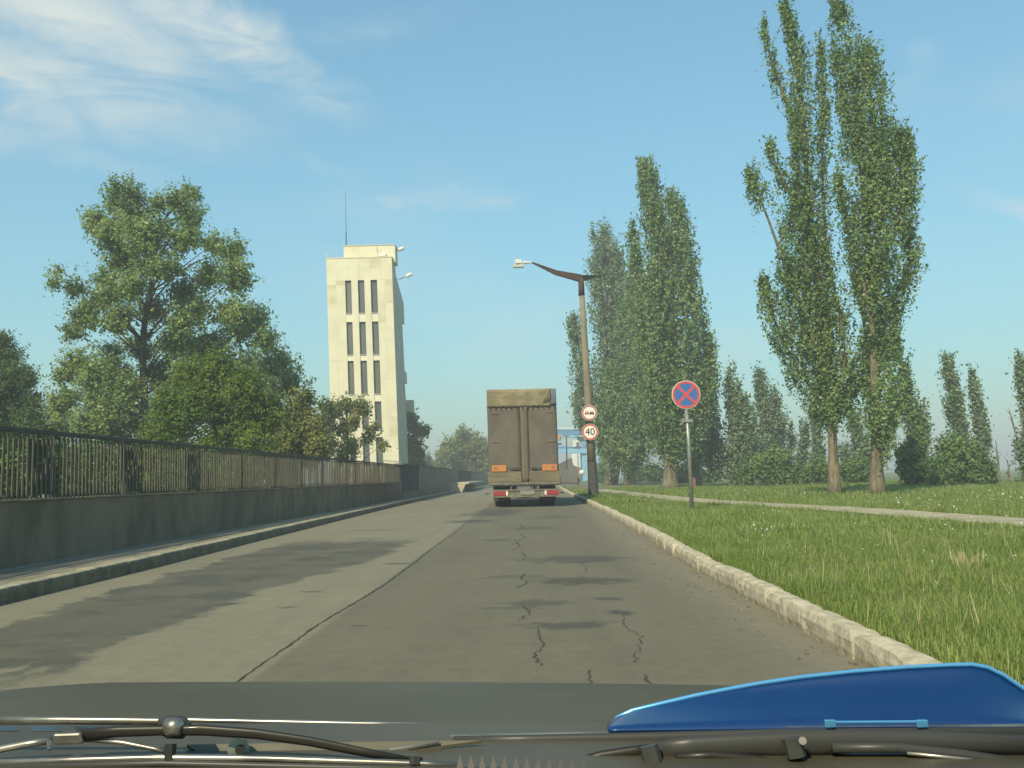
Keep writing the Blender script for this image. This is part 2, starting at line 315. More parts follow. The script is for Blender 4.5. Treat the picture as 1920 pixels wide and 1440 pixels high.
# far hills
M_hill = mat('far_wooded_hill', (0.05, 0.075, 0.045), 0.95, c2=(0.075, 0.095, 0.055), scale=0.004)
mb = MB(); v = []; n = 90
for i in range(n+1):
    a = radians(-70+140*i/n); h = 22+9*sin(i*0.37)+6*sin(i*0.91+1)+4*sin(i*2.1)
    for (r, hh) in ((3100, -2), (3350, h*0.75), (3700, h), (4300, h*0.8), (5200, -2)): v.append((r*sin(a), r*cos(a), hh))
mb.add(v, [(i*5+k, (i+1)*5+k, (i+1)*5+k+1, i*5+k+1) for i in range(n) for k in range(4)])
tag(mb.build('hills', M_hill, smooth=True), 'low wooded hills along the far horizon', kind='structure')
ys = [-12+i*0.5 for i in range(0, 100)]+[38+i*4 for i in range(34)]
def roadz(x, y): return 0.012*sin(x*1.3+y*0.4)*0.4
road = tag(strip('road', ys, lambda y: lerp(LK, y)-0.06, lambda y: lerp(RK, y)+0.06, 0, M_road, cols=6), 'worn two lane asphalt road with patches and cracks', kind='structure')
# apron beyond the kerb, behind the lamp post
tag(strip('far_road', [170, 200, 260, 340], lambda y: -5.5, lambda y: 5.2+(y-170)*0.02, -0.002, M_road), 'far end of the road leading to the blue crane', kind='structure')
verge = tag(strip('grass_verge', [-12+i*0.5 for i in range(120)]+[49+i*6 for i in range(18)], lambda y: lerp(RK, y)+0.12, lambda y: 75+0*y, 0, M_ground, cols=60,
     zf=lambda x, y: (0.105+min(1, max(0, (x-lerp(RK, y)-.13)/.4))*(.035+0.02*sin(x*1.7+y*.9)+0.015*sin(y*2.3-x)) if x < 40 else 0.125-0.3*(x-40)/35)), 'grass verge between kerb, footpath and poplars', kind='structure')
PATHX = [(-12, 9.7), (6, 9.0), (15.8, 8.2), (22.3, 7.65), (28, 6.5), (32.3, 5.75), (48, 4.95), (60, 4.6), (90, 5.0)]
tag(strip('footpath', [-12+i for i in range(100)], lambda y: lerp(PATHX, y)-0.75+0.05*sin(y*1.7), lambda y: lerp(PATHX, y)+0.75+0.05*sin(y*2.1+1), 0.175, M_path), 'pale concrete footpath crossing the grass verge', kind='structure')
tag(strip('shoulder', [56, 60, 70, 90, 120, 160], lambda y: lerp(RK, y)+0.2, lambda y: lerp(RK, y)+lerp([(56, 0.3), (70, 5), (90, 9), (160, 30)], y), 0.19, M_dust), 'dusty pale shoulder beyond the lamp post', kind='structure')
# cracks, thin dark slits lying on the road
def crack(pts, w0, w1, name='crack', m_=None, jag=0.03, step=0.08):
    P = []
    for (a, b), (c, d) in zip(pts, pts[1:]):
        k = max(2, int(math.hypot(c-a, d-b)/step))
        for i in range(k): P.append((a+(c-a)*i/k+random.uniform(-jag, jag), b+(d-b)*i/k))
    P.append(pts[-1]); mb = MB(); v = []
    for i, (x, y) in enumerate(P):
        wv = (w0+(w1-w0)*i/len(P))*random.uniform(0.2, 0.8); v += [(x-wv/2, y, 0.004), (x+wv/2, y, 0.004)]
    mb.add(v, [(2*i, 2*i+1, 2*i+3, 2*i+2) for i in range(len(P)-1)]); return mb.build(name, m_ or M_crack, parent=road)
crack([(-1.72, 5.0), (-1.6, 5.05), (-1.6, 7.2), (-1.5, 9.6), (-1.48, 12.3), (-1.5, 14.5)], 0.030, 0.035, 'joint_crack', jag=0.008)
crack([(-1.5, 14.5), (-1.46, 18), (-1.47, 22)], 0.02, 0.015, 'joint_crack', jag=0.01)
for pts, a, b in [([(.06, 6.8), (.09, 6.2), (.02, 5.8), (.06, 5.5)], .014, .022), ([(.10, 4.9), (.0, 4.6)], .02, .02), ([(.33, 5.35), (.30, 5.1), (.36, 4.9)], .02, .03), ([(-.06, 8.1), (.0, 7.6), (-.08, 7.2)], .018, .02),
        ([(-.04, 10.6), (-.1, 10.2), (0, 9.8), (-.12, 9.3)], .02, .02), ([(-.15, 18.2), (-.05, 17.0), (-.22, 16), (-.12, 14.8), (-.25, 14)], .03, .02), ([(-.1, 13.6), (-.02, 12.8), (-.15, 12.2)], .02, .02), ([(.72, 7.4), (.68, 6.9), (.74, 6.4), (.66, 5.9), (.60, 5.55)], .012, .015),
        ([(.62, 5.2), (.6, 4.9), (.72, 4.6), (.7, 4.3)], .03, .02), ([(.6, 12.0), (.7, 11.3), (.63, 10.6)], .012, .012), ([(-.2, 22), (-.1, 20.5), (-.25, 19)], .03, .03)]:
    crack(pts, a, b, jag=0.02, step=0.05, m_=M_crackdry)
# kerb stones: six rough variants sharing meshes
def kerb_variant(L, W, Ht, amp, seed, mt, drop=0.02):
    r = random.Random(seed); nx_, nl, nz = 3, 9, 3; mb = MB(); v = {}; 
    def P(i, j, k):
        key = (i, j, k)
        if key not in v:
            x = W*i/nx_; y = -L/2+L*j/nl; z = Ht*k/nz
            if k == nz: z -= 0.012 if i in (0, nx_) else 0; 
            if j in (0, nl) and k == nz: z -= drop
            if j in (0, nl): y *= 0.992
            if k == nz and i == 0: x += 0.018
            x += r.uniform(-amp, amp)*(0.6 if k < nz else 1); z += r.uniform(-amp, amp)*(0.8 if k == nz else 0); y += r.uniform(-amp, amp)*0.5
            mb.v.append((x, y, z-0.02)); v[key] = mb.n; mb.n += 1
        return v[key]
    for j in range(nl):
        for i in range(nx_): mb.f.append((P(i, j, nz), P(i+1, j, nz), P(i+1, j+1, nz), P(i, j+1, nz)))
        for k in range(nz):
            mb.f.append((P(0, j, k), P(0, j, k+1), P(0, j+1, k+1), P(0, j+1, k))); mb.f.append((P(nx_, j, k), P(nx_, j+1, k), P(nx_, j+1, k+1), P(nx_, j, k+1)))
    for k in range(nz):
        for i in range(nx_):
            mb.f.append((P(i, 0, k), P(i+1, 0, k), P(i+1, 0, k+1), P(i, 0, k+1))); mb.f.append((P(i, nl, k), P(i, nl, k+1), P(i+1, nl, k+1), P(i+1, nl, k)))
    mb.mi = [0]*len(mb.f)
    me = bpy.data.meshes.new('kerb_stone'); me.from_pydata(mb.v, [], mb.f); me.materials.append(mt); me.update(); return me
kv = [kerb_variant(0.975, 0.17, 0.175, 0.008, s, M_kerb) for s in range(6)]
kr = thing('right_kerb', (2, 5, 0), 'rough pale concrete kerb between road and grass verge', kind='structure')
y = 2.0; i = 0
while y < 110:
    x = lerp(RK, y); dx = lerp(RK, y+0.5)-lerp(RK, y-0.5)
    child('kerb_stone', kv[random.randrange(6)], kr, (x-2+random.uniform(-.015, .015), y-5, random.uniform(-.015, .012)), (random.uniform(-.02, .02), random.uniform(-.06, .04), -atan(dx)+random.uniform(-.012, .012)))
    y += 1.0; i += 1
def shade_grime(m_, z1, k_):
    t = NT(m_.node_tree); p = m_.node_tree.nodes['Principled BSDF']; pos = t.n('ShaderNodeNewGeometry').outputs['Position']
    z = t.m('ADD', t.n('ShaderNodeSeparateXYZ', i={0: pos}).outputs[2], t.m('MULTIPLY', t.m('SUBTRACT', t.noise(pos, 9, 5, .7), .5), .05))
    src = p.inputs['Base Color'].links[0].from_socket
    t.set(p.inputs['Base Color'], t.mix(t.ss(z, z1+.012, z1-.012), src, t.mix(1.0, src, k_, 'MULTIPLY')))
shade_grime(M_kerbL, .140, (.42, .42, .42, 1)); shade_grime(M_kerb, .035, (.72, .70, .64, 1))  # left kerb: face shade painted into colour, with splash dirt; right: darker foot
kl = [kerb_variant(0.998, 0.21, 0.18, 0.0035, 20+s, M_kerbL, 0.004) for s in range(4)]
kp = thing('left_kerb', (-5, 5, 0), 'straight concrete kerb edging the narrow left pavement', kind='structure')
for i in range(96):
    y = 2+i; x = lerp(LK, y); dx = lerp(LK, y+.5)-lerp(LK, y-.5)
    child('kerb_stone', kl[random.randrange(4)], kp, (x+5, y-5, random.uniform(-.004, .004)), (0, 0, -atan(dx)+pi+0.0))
tag(strip('left_pavement', [-12+i*2 for i in range(90)], lambda y: WALLX-0.02, lambda y: lerp(LK, y)-0.19, 0.155, M_walk, cols=2), 'narrow asphalt pavement under the parapet', kind='structure')
crackp = MB(); v = []
for i in range(200):
    y = 3+i*0.25; x = -5.25+0.012*sin(i*.7)+lerp(LK, y)+4.88; wv = random.uniform(.008, .03); v += [(x, y, .160), (x+wv, y, .160)]
crackp.add(v, [(2*i, 2*i+1, 2*i+3, 2*i+2) for i in range(199)]); crackp.build('pavement_seam', M_crack, parent=kp)
# ------------------------------------------------------------------ parapet + slatted fence
par = thing('fence_parapet', (WALLX, 20, 0.15), 'long dark concrete parapet topped by a slatted metal fence on the left', 'fence')
for i in range(17): MB().box(WALLX-0.30, WALLX+random.uniform(-.004, .004), -6+3*i+.005, -3+3*i-.005, 0.10, 0.915).build('parapet_block', M_wall, par, bevel=0.010)
mb = MB()
for i in range(100):
    y0 = -6+i*0.51; mb.box(WALLX-0.295, WALLX+0.018+random.uniform(0, .012), y0, y0+0.5, 0.916, 0.93+random.uniform(0, .012))
mb.build('ledge', M_ledge, par)
FX = WALLX-0.12
sm = MB().box(-.007, .007, -.021, .021, 0, 0.80); slat = bpy.data.meshes.new('slat'); slat.from_pydata(sm.v, [], sm.f); slat.materials.append(M_fence); slat.update()
pitch = 0.11
for i in range(300):
    y = 8.0+i*pitch
    child('slat', slat, par, (FX-WALLX+random.uniform(-.003, .003), y-20, 0.925-0.15), (random.uniform(-.006, .006), random.uniform(-.008, .008), random.uniform(-.10, .10)))
mb = MB()
for y in [-5.9+i*pitch for i in range(126)]+[8+300*pitch+i*pitch for i in range(35)]: mb.box(FX-.007, FX+.007, y-.025, y+.025, 0.925, 1.725)
tag(mb.build('slats_beyond', M_fence, par), kind='stuff')
mb = MB(); mb.box(FX-.03, FX+.03, -6, 45, 1.735, 1.795); mb.build('top_rail', M_fencerail, par, bevel=0.006)
mb = MB(); mb.box(FX-.045, FX-.02, -6, 45, 0.99, 1.015); mb.build('bottom_rail', M_fence, par)
pst = MB().box(-.02, .02, -.02, .02, 0, .82); pm = bpy.data.meshes.new('post'); pm.from_pydata(pst.v, [], pst.f); pm.materials.append(M_fencerail); pm.update()
for k in range(19): child('post', pm, par, (FX-WALLX-.03, -14.3+k*2.65+0.8-10+5-.0, .775))
# stepped ornament plates behind the slats
def plate():
    mb = MB(); nx_, nz = 7, 9; W, Hh = 0.62, 0.66
    skip = {(6-k, 8-k-1) for k in range(7)} | {(5-k, 8-k-1) for k in range(0, 6, 2)}
    for a in range(nx_):
        for b in range(nz):
            if (a, b) in skip: continue
            y0 = -W/2+W*a/nx_; z0 = Hh*b/nz; mb.box(-.004, .004, y0, y0+W/nx_, z0, z0+Hh/nz)
    me = bpy.data.meshes.new('ornament_plate'); me.from_pydata(mb.v, [], mb.f); me.materials.append(M_fence); me.update(); return me
pl = plate()
for k in range(4): child('ornament_plate', pl, par, (FX-WALLX-.035, 11.75+(k-1)*2.65-20, 0.775+.09))
# odd loose details: short pale stub on the ledge, upper frame behind the fence
MB().box(WALLX-.05, WALLX-.01, 13.93, 13.98, .93, 1.12).build('pale_stub', M_ledge, par)
# solid parapet panels further on
sp2 = thing('solid_parapet', (WALLX, 90, 0), 'solid concrete parapet of light and dark panels beyond the slatted fence', 'wall')
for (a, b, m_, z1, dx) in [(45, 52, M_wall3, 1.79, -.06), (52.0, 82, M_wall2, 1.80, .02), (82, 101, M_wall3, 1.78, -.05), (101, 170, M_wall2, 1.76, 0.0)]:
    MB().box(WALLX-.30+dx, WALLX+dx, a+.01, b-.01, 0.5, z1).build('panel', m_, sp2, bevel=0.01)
    MB().box(WALLX-.30, WALLX+.05, a, b, 0.05, 0.5).build('plinth', M_wall, sp2)
    MB().box(WALLX-.34, WALLX+.07, a, b, z1+.002, z1+.07).build('coping', M_wall, sp2)
# frame seen above the fence at the far left
fr = thing('steel_frame', at(120, 800, 13.5), 'thin dark steel frame sticking up behind the fence at left', 'frame')
a, b, c_, d_ = at(60, 803, 13.5), at(121, 791, 13.5), at(121, 776, 13.5), at(123, 850, 13.5)
MB().tube([a, b], .012, 6).build('rail', M_fencerail, fr); MB().tube([c_, d_], .012, 6).build('upright', M_fencerail, fr)
# bench like concrete block at the end of the pavement
bb = thing('concrete_bench', (-5.5, 74, 0), 'pale tapered concrete block with overhanging slab at pavement end', 'bench')
MB().prism([(-6.1, .62), (-4.72, .62), (-5.0, .02), (-5.85, .02)], 72, 73.2, lambda u, v, w_: (u, w_, v)).build('tapered_support', M_kerb, bb)
MB().box(-6.0, -4.5, 72.9, 96, .63, .78).build('slab', M_kerb, bb, bevel=0.02)
MB().prism([(-6.0, .62), (-4.6, .62), (-4.9, .02), (-5.85, .02)], 86, 87, lambda u, v, w_: (u, w_, v)).build('tapered_support', M_kerb, bb)
# ------------------------------------------------------------------ tower
TY = 82.0
def tw(px, py): return at(px, py, TY)
BX0, BX1 = tw(627, 866)[0], tw(747, 866)[0]; TZ = tw(675, 484)[2]
LEAN = -0.028         # the photograph shows the tower leaning a little to the left
twr = thing('concrete_tower', (-14, TY, 0), 'tall pale limestone tower with three columns of narrow dark windows', 'tower')
def tl(mb):
    mb.v = [(x+LEAN*z, y, z) for (x, y, z) in mb.v]; return mb
def tz(py): return at(690, py, TY)[2]
xl_, xr_ = BX0-0.14, BX1+0.10
W_ = xr_-xl_
def px2x(px, py):
    p = at(px, py, TY); return p[0]-LEAN*p[2]
cols_ = [(px2x(648, 560), px2x(659.5, 560)), (px2x(672, 560), px2x(684, 560)), (px2x(696, 560), px2x(708, 560))]
rows = [(525, 586), (603, 664), (676, 738), (753, 805), (820, 872)]
rz_ = [(tz(b), tz(a)) for a, b in rows]
zb = -0.2; ztop = TZ
# corner piers made of stone panels
def pier(x0, x1, z0, z1, hstep, m_list):
    z = z0
    while z < z1-0.05:
        zz = min(z+hstep, z1)
        if z1-zz < 0.4: zz = z1
        xm = x0+(x1-x0)*0.5 if x1-x0 > 1.0 else None
        for (a, b) in ([(x0, xm), (xm, x1)] if xm else [(x0, x1)]):
            o = tl(MB().box(a+.003, b-.003, TY, TY+0.34, z+.003, zz-.003)).build('wall_panel', random.choice(m_list), twr)
        z = zz
ml = [M_tower]*6+[M_tower2]
pier(xl_, cols_[0][0], zb, rz_[0][1], 1.7, ml); pier(cols_[2][1], xr_, zb, rz_[0][1], 1.7, ml)
z = rz_[0][1]
while z < ztop-.1:
    zz = min(z+1.1, ztop); 
    if ztop-zz < .5: zz = ztop
    for k in range(6):
        a = xl_+W_*k/6; tl(MB().box(a+.003, a+W_/6-.003, TY, TY+.34, z+.003, zz-.003)).build('wall_panel', random.choice(ml+[M_tower2]), twr)
    z = zz
for k in range(2):
    tl(MB().box(cols_[k][1], cols_[k+1][0], TY-.05, TY+.36, zb, rz_[0][1]-.004)).build('mullion_pier', M_tower, twr, bevel=.02)
for k in range(3):
    x0, x1 = cols_[k]; edges = [zb]+[q for r in reversed(rz_) for q in r]
    for j in range(0, len(edges)-1, 2):
        tl(MB().box(x0+.003, x1-.003, TY+.02, TY+.36, edges[j]+(.0 if j else 0), edges[j+1])).build('spandrel', M_towertrim if j > 0 else M_tower, twr)
    for j, (z0, z1) in enumerate(rz_):
        wf = MB(); tl(wf.box(x0+.004, x0+.07, TY+.17, TY+.25, z0, z1).box(x1-.07, x1-.004, TY+.17, TY+.25, z0, z1).box(x0+.07, x1-.07, TY+.17, TY+.25, z0, z0+.07).box(x0+.07, x1-.07, TY+.17, TY+.25, z1-.07, z1))
        f_ = wf.build('window', M_frame, twr)
        pn = MB(); tl(pn.box(x0+.07, x1-.07, TY+.21, TY+.23, z0+.07, z1-.07))
        M_pane = bpy.data.materials.get('tower_pane_%d' % ((j+k) % 3)) or mat('tower_pane_%d' % ((j+k) % 3), [(.10, .11, .095), (.13, .135, .11), (.085, .10, .09)][(j+k) % 3], 0.25, c2=[(.16, .16, .13), (.09, .10, .09), (.13, .14, .12)][(j+k) % 3], scale=0.5, spec=0.5, sc3=(1, 1, .5))
        pn.build('pane', M_pane, f_)
        tl(MB().box(x0+.0, x1-.0, TY-.03, TY+.18, z0-.10, z0-.012)).build('sill', M_steel, f_)
# core behind the facade: stepped side profile
DZ = [(zb, 6.6), (tz(765), 6.6), (tz(765), 6.9), (tz(704), 6.2), (tz(704), 8.0), (tz(682), 8.0), (tz(680), 6.4), (tz(585), 6.0), (tz(583), 7.6), (tz(540), 7.6), (tz(505), 2.6), (ztop, 2.3)]
prof = [(TY+.34, zb)]+[(TY+d, z) for z, d in DZ]+[(TY+.34, ztop)]
tl(MB().prism(prof, xl_, xr_, lambda u, v, w_: (w_, u, v))).build('side_wall', M_towerside, twr)
tl(MB().box(xr_-.18, xr_+.02, TY+.005, TY+.33, zb, ztop)).build('corner_strip', M_tower, twr)
phx0, phx1 = px2x(642, 470), px2x(737, 470)
tl(MB().box(phx0, phx1+.1, TY+.6, TY+2.2, ztop-.3, tz(457.5))).build('penthouse', M_tower, twr)
tl(MB().box(phx0-.04, phx1+.14, TY+.55, TY+2.25, tz(457.5)+.002, tz(457.5)+.07)).build('penthouse_coping', M_towerside, twr)
tl(MB().box(xl_-.03, xr_+.06, TY-.03, TY+.6, ztop+.002, ztop+.10)).build('coping', M_tower2, twr)
bz0, bz1 = tz(763), tz(739)
tl(MB().box(xr_-.5, xr_+.62, TY+6.95, TY+8.0, bz0, bz1)).build('balcony_box', M_towerside, twr, bevel=.03)
mx = px2x(645, 450)+LEAN*tz(450)
MB().tube([(mx, TY+1, tz(457)), (mx, TY+1, tz(430))], .05, 6).tube([(mx, TY+1, tz(430)), (mx-.05, TY+1, tz(354))], [.03, .012], 6).build('antenna_mast', M_rust, twr)
for (x0, y0, x1, y1) in [(738, 483, 745, 470), (752, 524, 760, 519)]:
    a, b = at(x0-4, y0, TY+2), at(x1, y1, TY+2); arm = MB().tube([a, b], .035, 6).build('lamp_arm', M_steel, twr)
    c_ = at(x1+13, y1-6, TY+2); MB().tube([b, b*.7+c_*.3, c_*.9+b*.1, c_], [.06, .17, .17, .06], 8, flat=.6).build('floodlight', M_white, twr, smooth=True)
q = at(717, 478, TY+.4); MB().box(q[0]-.35, q[0]+.3, TY+.2, TY+.5, q[2]-.15, q[2]+.15).build('rooftop_unit', M_white, twr)
MB().tube([at(708, 482, TY+.4), at(706, 462, TY+.4)], .02, 5).tube([at(711, 482, TY+.4), at(714, 468, TY+.4)], .015, 5).build('rooftop_aerial', M_steel, twr)
q = at(612, 479, TY+.4); MB().tube([q, q+(.15, 0, -.15)], .03, 5).box(q[0]-.05, q[0]+.05, TY+.3, TY+.4, q[2]-.04, q[2]+.08).build('corner_light', M_white, twr)
rl = thing('yard_railing', at(732, 868, 78), 'small thin metal railing at the foot of the tower', 'railing')
mb = MB()
for i in range(9): p = at(719+i*4, 863.5+i*.3, 78); mb.tube([p, p-(0, 0, 1.0)], .02, 5)
mb.build('baluster', M_steel, rl); MB().tube([at(717, 863, 78), at(755, 866, 78)], .03, 5).build('handrail', M_steel, rl)
# ------------------------------------------------------------------ foliage
def bez(P, t):
    P = [np.array(p, float) for p in P]; k = len(P)-1; x = min(int(t*k), k-1); f = t*k-x
    p0 = P[max(x-1, 0)]; p1 = P[x]; p2 = P[x+1]; p3 = P[min(x+2, k)]
    return 0.5*((2*p1)+(-p0+p2)*f+(2*p0-5*p1+4*p2-p3)*f*f+(-p0+3*p1-3*p2+p3)*f**3)
def leaves(centres, cr, nper, size, up=0.3, stretch=1.0, outward=None, sig=1.0, spray=None):
    """clump centres (n,3) with clump radius cr (n,) -> quads"""
    n = len(centres); idx = np.repeat(np.arange(n), nper); k = len(idx)
    off = rng.normal(size=(k, 3)); off *= (np.minimum(1, 1.75/np.linalg.norm(off, axis=1)))[:, None]
    off *= (cr[idx]*0.5*sig)[:, None]; off[:, 2] *= stretch
    if spray is not None:       # leafy shoots: leaves strung along a twig that grows up and outward, thinning to its tip
        ln_, upw, outw = spray
        dr_ = outward*outw*rng.uniform(.4, 1.5, n)[:, None]+rng.normal(size=(n, 3))*.18; dr_[:, 2] += upw
        u_ = rng.random(k)**.85; L_s = cr*ln_*rng.uniform(.55, 1.35, n)
        off = rng.normal(size=(k, 3))*(cr[idx]*.36*sig*(1.05-.8*u_))[:, None]+dr_[idx]*(L_s[idx]*(u_-.6))[:, None]
    c = centres[idx]+off
    nrm = rng.normal(size=(k, 3)); nrm /= np.linalg.norm(nrm, axis=1)[:, None]
    if outward is not None: nrm = nrm+outward[idx]*0.9
    nrm[:, 2] += up+0.25; nrm[:, 1] -= 0.15; nrm[:, 0] -= 0.1; nrm /= np.linalg.norm(nrm, axis=1)[:, None]
    r = rng.normal(size=(k, 3)); a = np.cross(nrm, r); a /= np.linalg.norm(a, axis=1)[:, None]; b = np.cross(nrm, a)
    s = (size*(0.55+0.95*rng.random(k)**1.6))[:, None]; h = s*0.5
    V = np.empty((k, 4, 3)); bend = nrm*s*0.12
    V[:, 0] = c-a*h*1.15; V[:, 1] = c-b*h*0.8+bend; V[:, 2] = c+a*h*1.15; V[:, 3] = c+b*h*0.8+bend
    return V.reshape(-1, 3)
def n3(p, s, ph):
    return np.sin(p[:, 0]*s+ph)*np.sin(p[:, 1]*s*1.1+ph*2)+np.sin(p[:, 2]*s*.8+ph*1.7)*np.sin(p[:, 0]*s*.9-ph)
def clumps_on(capsules, total, Y, shell=0.62, gate=-9, ph=1.0, gs=1.4):
    C = []; O = []; 
    wts = []
    for (P, r0, r1, dy) in capsules:
        L = sum(math.dist(P[i], P[i+1]) for i in range(len(P)-1)); wts.append((L+max(r0, r1))*max(r0, r1))
    sw = sum(wts)
    for (P, r0, r1, dy), wt in zip(capsules, wts):
        k = max(3, int(total*wt/sw)); 
        for _ in range(k):
            t = random.random(); px, py = bez(P, t) if len(P) > 1 else P[0]
            env = (min(1, (1-t)*3.5+0.25)*min(1, t*4+0.22)) if len(P) > 1 else 1
            r = (r0+(r1-r0)*t)*env
            p = at(px, py, Y+dy*Y/F); mpp = Y/F; d = np.array([random.gauss(0, 1) for _ in range(3)]); d /= np.linalg.norm(d)
            rr = r*mpp*(shell+(1.12-shell)*random.random()**1.3)*random.choice((1, 1, 1, .6, 1.12)); q = p+d*rr
            C.append(q); O.append(d)
    C = np.array(C); O = np.array(O); k = n3(C, gs, ph) > gate
    return C[k], O[k]
def wide(caps, k): return [(P, a*k, b*k, d) for P, a, b, d in caps]
def tree(name, label, cat, Y, trunk, caps, nclump, nper, lsize, csize, mleaf, mbark, group=None, tr0=0.3, up=0.25, stretch=1.0, gate=-9, limb=0.35, shell=.62, base_z=None, sig=1.0, gs=1.4, spray=None):
    tp = [at(x, y, Y) for x, y in trunk]
    if name == 'poplar_tree' and Y > 60 and tr0 >= .35: caps = wide(caps, 1.14); gate -= .4
    if base_z is not None: tp[0][2] = base_z
    o = thing(name, tuple(tp[0]), label, cat, group)
    mb = MB(); k = len(tp); rad = [tr0*(1-0.75*(i/(k-1))**0.8) for i in range(k)]; rad[0] *= 1.25
    # finer trunk
    pts = [bez(tp, i/ (4*(k-1))) for i in range(4*(k-1)+1)]; rr = [np.interp(i/(4*(k-1)), [j/(k-1) for j in range(k)], rad)*random.uniform(.94, 1.06) for i in range(len(pts))]
    mb.tube(pts, rr, 10); mb.build('trunk', mbark, o, smooth=True)
    lm = MB()
    for (P, r0, r1, dy) in caps:
        if len(P) < 2:
            q = at(P[0][0], P[0][1], Y+dy*Y/F)
            # limb rises from the trunk towards the blob
            s_ = min(pts[2:], key=lambda a_: abs((q[2]-a_[2])-0.7*abs(q[0]-a_[0])-.5)); m_ = (s_+q)/2+np.array([0, 0, .1*abs(q[0]-s_[0])])
            lm.tube([s_, m_, q], [tr0*limb, tr0*limb*.6, tr0*limb*.2], 5)
        else:
            L = [bez(P, t/6) for t in range(7)]; L3 = [at(x, y, Y+dy*Y/F) for i, (x, y) in enumerate(L)]
            s_ = min(pts, key=lambda a_: np.linalg.norm(a_-L3[0])+max(0, a_[2]-L3[0][2])*3)
            lm.tube([s_]+L3, [tr0*limb*1.2]+[tr0*limb*(1-.85*i/6) for i in range(7)], 6)
            for _ in range(5):
                t = random.uniform(.15, .85); i = int(t*6); a_ = L3[i]; d = np.array([random.uniform(-.5, .5), random.uniform(-.5, .5), 1.0])*random.uniform(.6, 1.5)*max(r0, r1)*Y/F
                lm.tube([a_, a_+d*.5+(d[0]*.15, 0, 0), a_+d], [tr0*limb*.28, tr0*limb*.2, tr0*limb*.06], 4)
    lm.build('branches', mbark, o, smooth=True)
    C, O = clumps_on(caps, nclump, Y, shell, gate, ph=Y*.37+trunk[0][0]*.01, gs=gs)
    V = leaves(C, csize*rng.uniform(.6, 1.4, len(C)), nper, lsize, up, stretch, O, sig, spray or ((3.4, 1.0, .30) if name == 'poplar_tree' else (1.9, .45, .85) if cat == 'tree' else (1.5, .8, .6)))
    quadmesh('crown', V, mleaf, o)
    return o
POP = 'upright poplars standing in the meadow'
# the two big poplars on the right
A_caps = [([(1556, 770), (1540, 640), (1522, 470), (1507, 300), (1497, 120), (1470, 12)], 40, 15, 0), ([(1545, 690), (1480, 520), (1440, 410), (1405, 325)], 34, 21, -20),
    ([(1505, 260), (1470, 180), (1445, 110), (1430, 35)], 15, 9, 15), ([(1515, 430), (1480, 360), (1455, 310), (1442, 268)], 14, 8, -15), ([(1560, 775), (1495, 690), (1452, 600), (1432, 525)], 34, 20, 10),
    ([(1560, 780), (1582, 700), (1574, 580), (1540, 450)], 26, 15, -20), ([(1568, 775), (1595, 740), (1600, 690)], 22, 14, 10), ([(1556, 785), (1530, 690), (1500, 590), (1480, 490)], 46, 30, 30), ([(1555, 650), (1550, 500), (1542, 330), (1542, 200), (1538, 75)], 17, 12, 35),
    ([(1525, 470), (1495, 400), (1470, 440)], 20, 20, 40), ([(1520, 560), (1505, 440), (1495, 330), (1488, 210)], 22, 14, -30)]
tree('poplar_tree', 'tall loose poplar with bare gaps, left of the two big poplars at right', 'tree', 36.7, [(1565, 932), (1562, 850), (1558, 770), (1545, 600), (1520, 400), (1500, 160)], wide(A_caps, 1.12), 2900, 22, .098, .28, M_leafA, M_bark, tr0=.24, limb=.42, base_z=.1, stretch=1.5, group=POP, gate=-.85, sig=.9)
B_caps = [([(1632, 640), (1626, 480), (1620, 330), (1605, 180), (1570, 0)], 42, 42, 0), ([(1650, 340), (1640, 230), (1618, 100)], 38, 30, -15), ([(1640, 520), (1680, 430), (1695, 350), (1688, 250)], 36, 26, -15), ([(1628, 420), (1655, 300), (1650, 200), (1625, 90)], 30, 24, 25),
    ([(1640, 650), (1672, 570), (1705, 490), (1702, 415)], 30, 20, 15), ([(1636, 620), (1612, 500), (1585, 400), (1570, 330)], 16, 12, -20), ([(1640, 730), (1655, 650), (1665, 560)], 32, 26, 20), ([(1640, 730), (1622, 620), (1605, 520)], 18, 12, 20),
    ([(1642, 800), (1648, 740), (1682, 630)], 30, 18, -20), ([(1640, 740), (1625, 690), (1630, 620)], 28, 22, 35), ([(1700, 380), (1708, 300), (1700, 250)], 16, 14, 0), ([(1612, 300), (1582, 180), (1566, 90)], 16, 14, -10), ([(1655, 850), (1665, 800), (1690, 730)], 18, 12, -10), ([(1640, 500), (1645, 400), (1640, 300)], 36, 32, -30)]
tree('poplar_tree', 'tall dense poplar reaching the top edge, right of the two big poplars', 'tree', 35.5, [(1645, 932), (1643, 850), (1641, 730), (1634, 560), (1622, 380), (1600, 150)], wide(B_caps, 1.12), 3500, 22, .098, .28, M_leafA, M_bark, tr0=.27, limb=.40, base_z=.1, stretch=1.5, group=POP, gate=-.95, sig=.9)
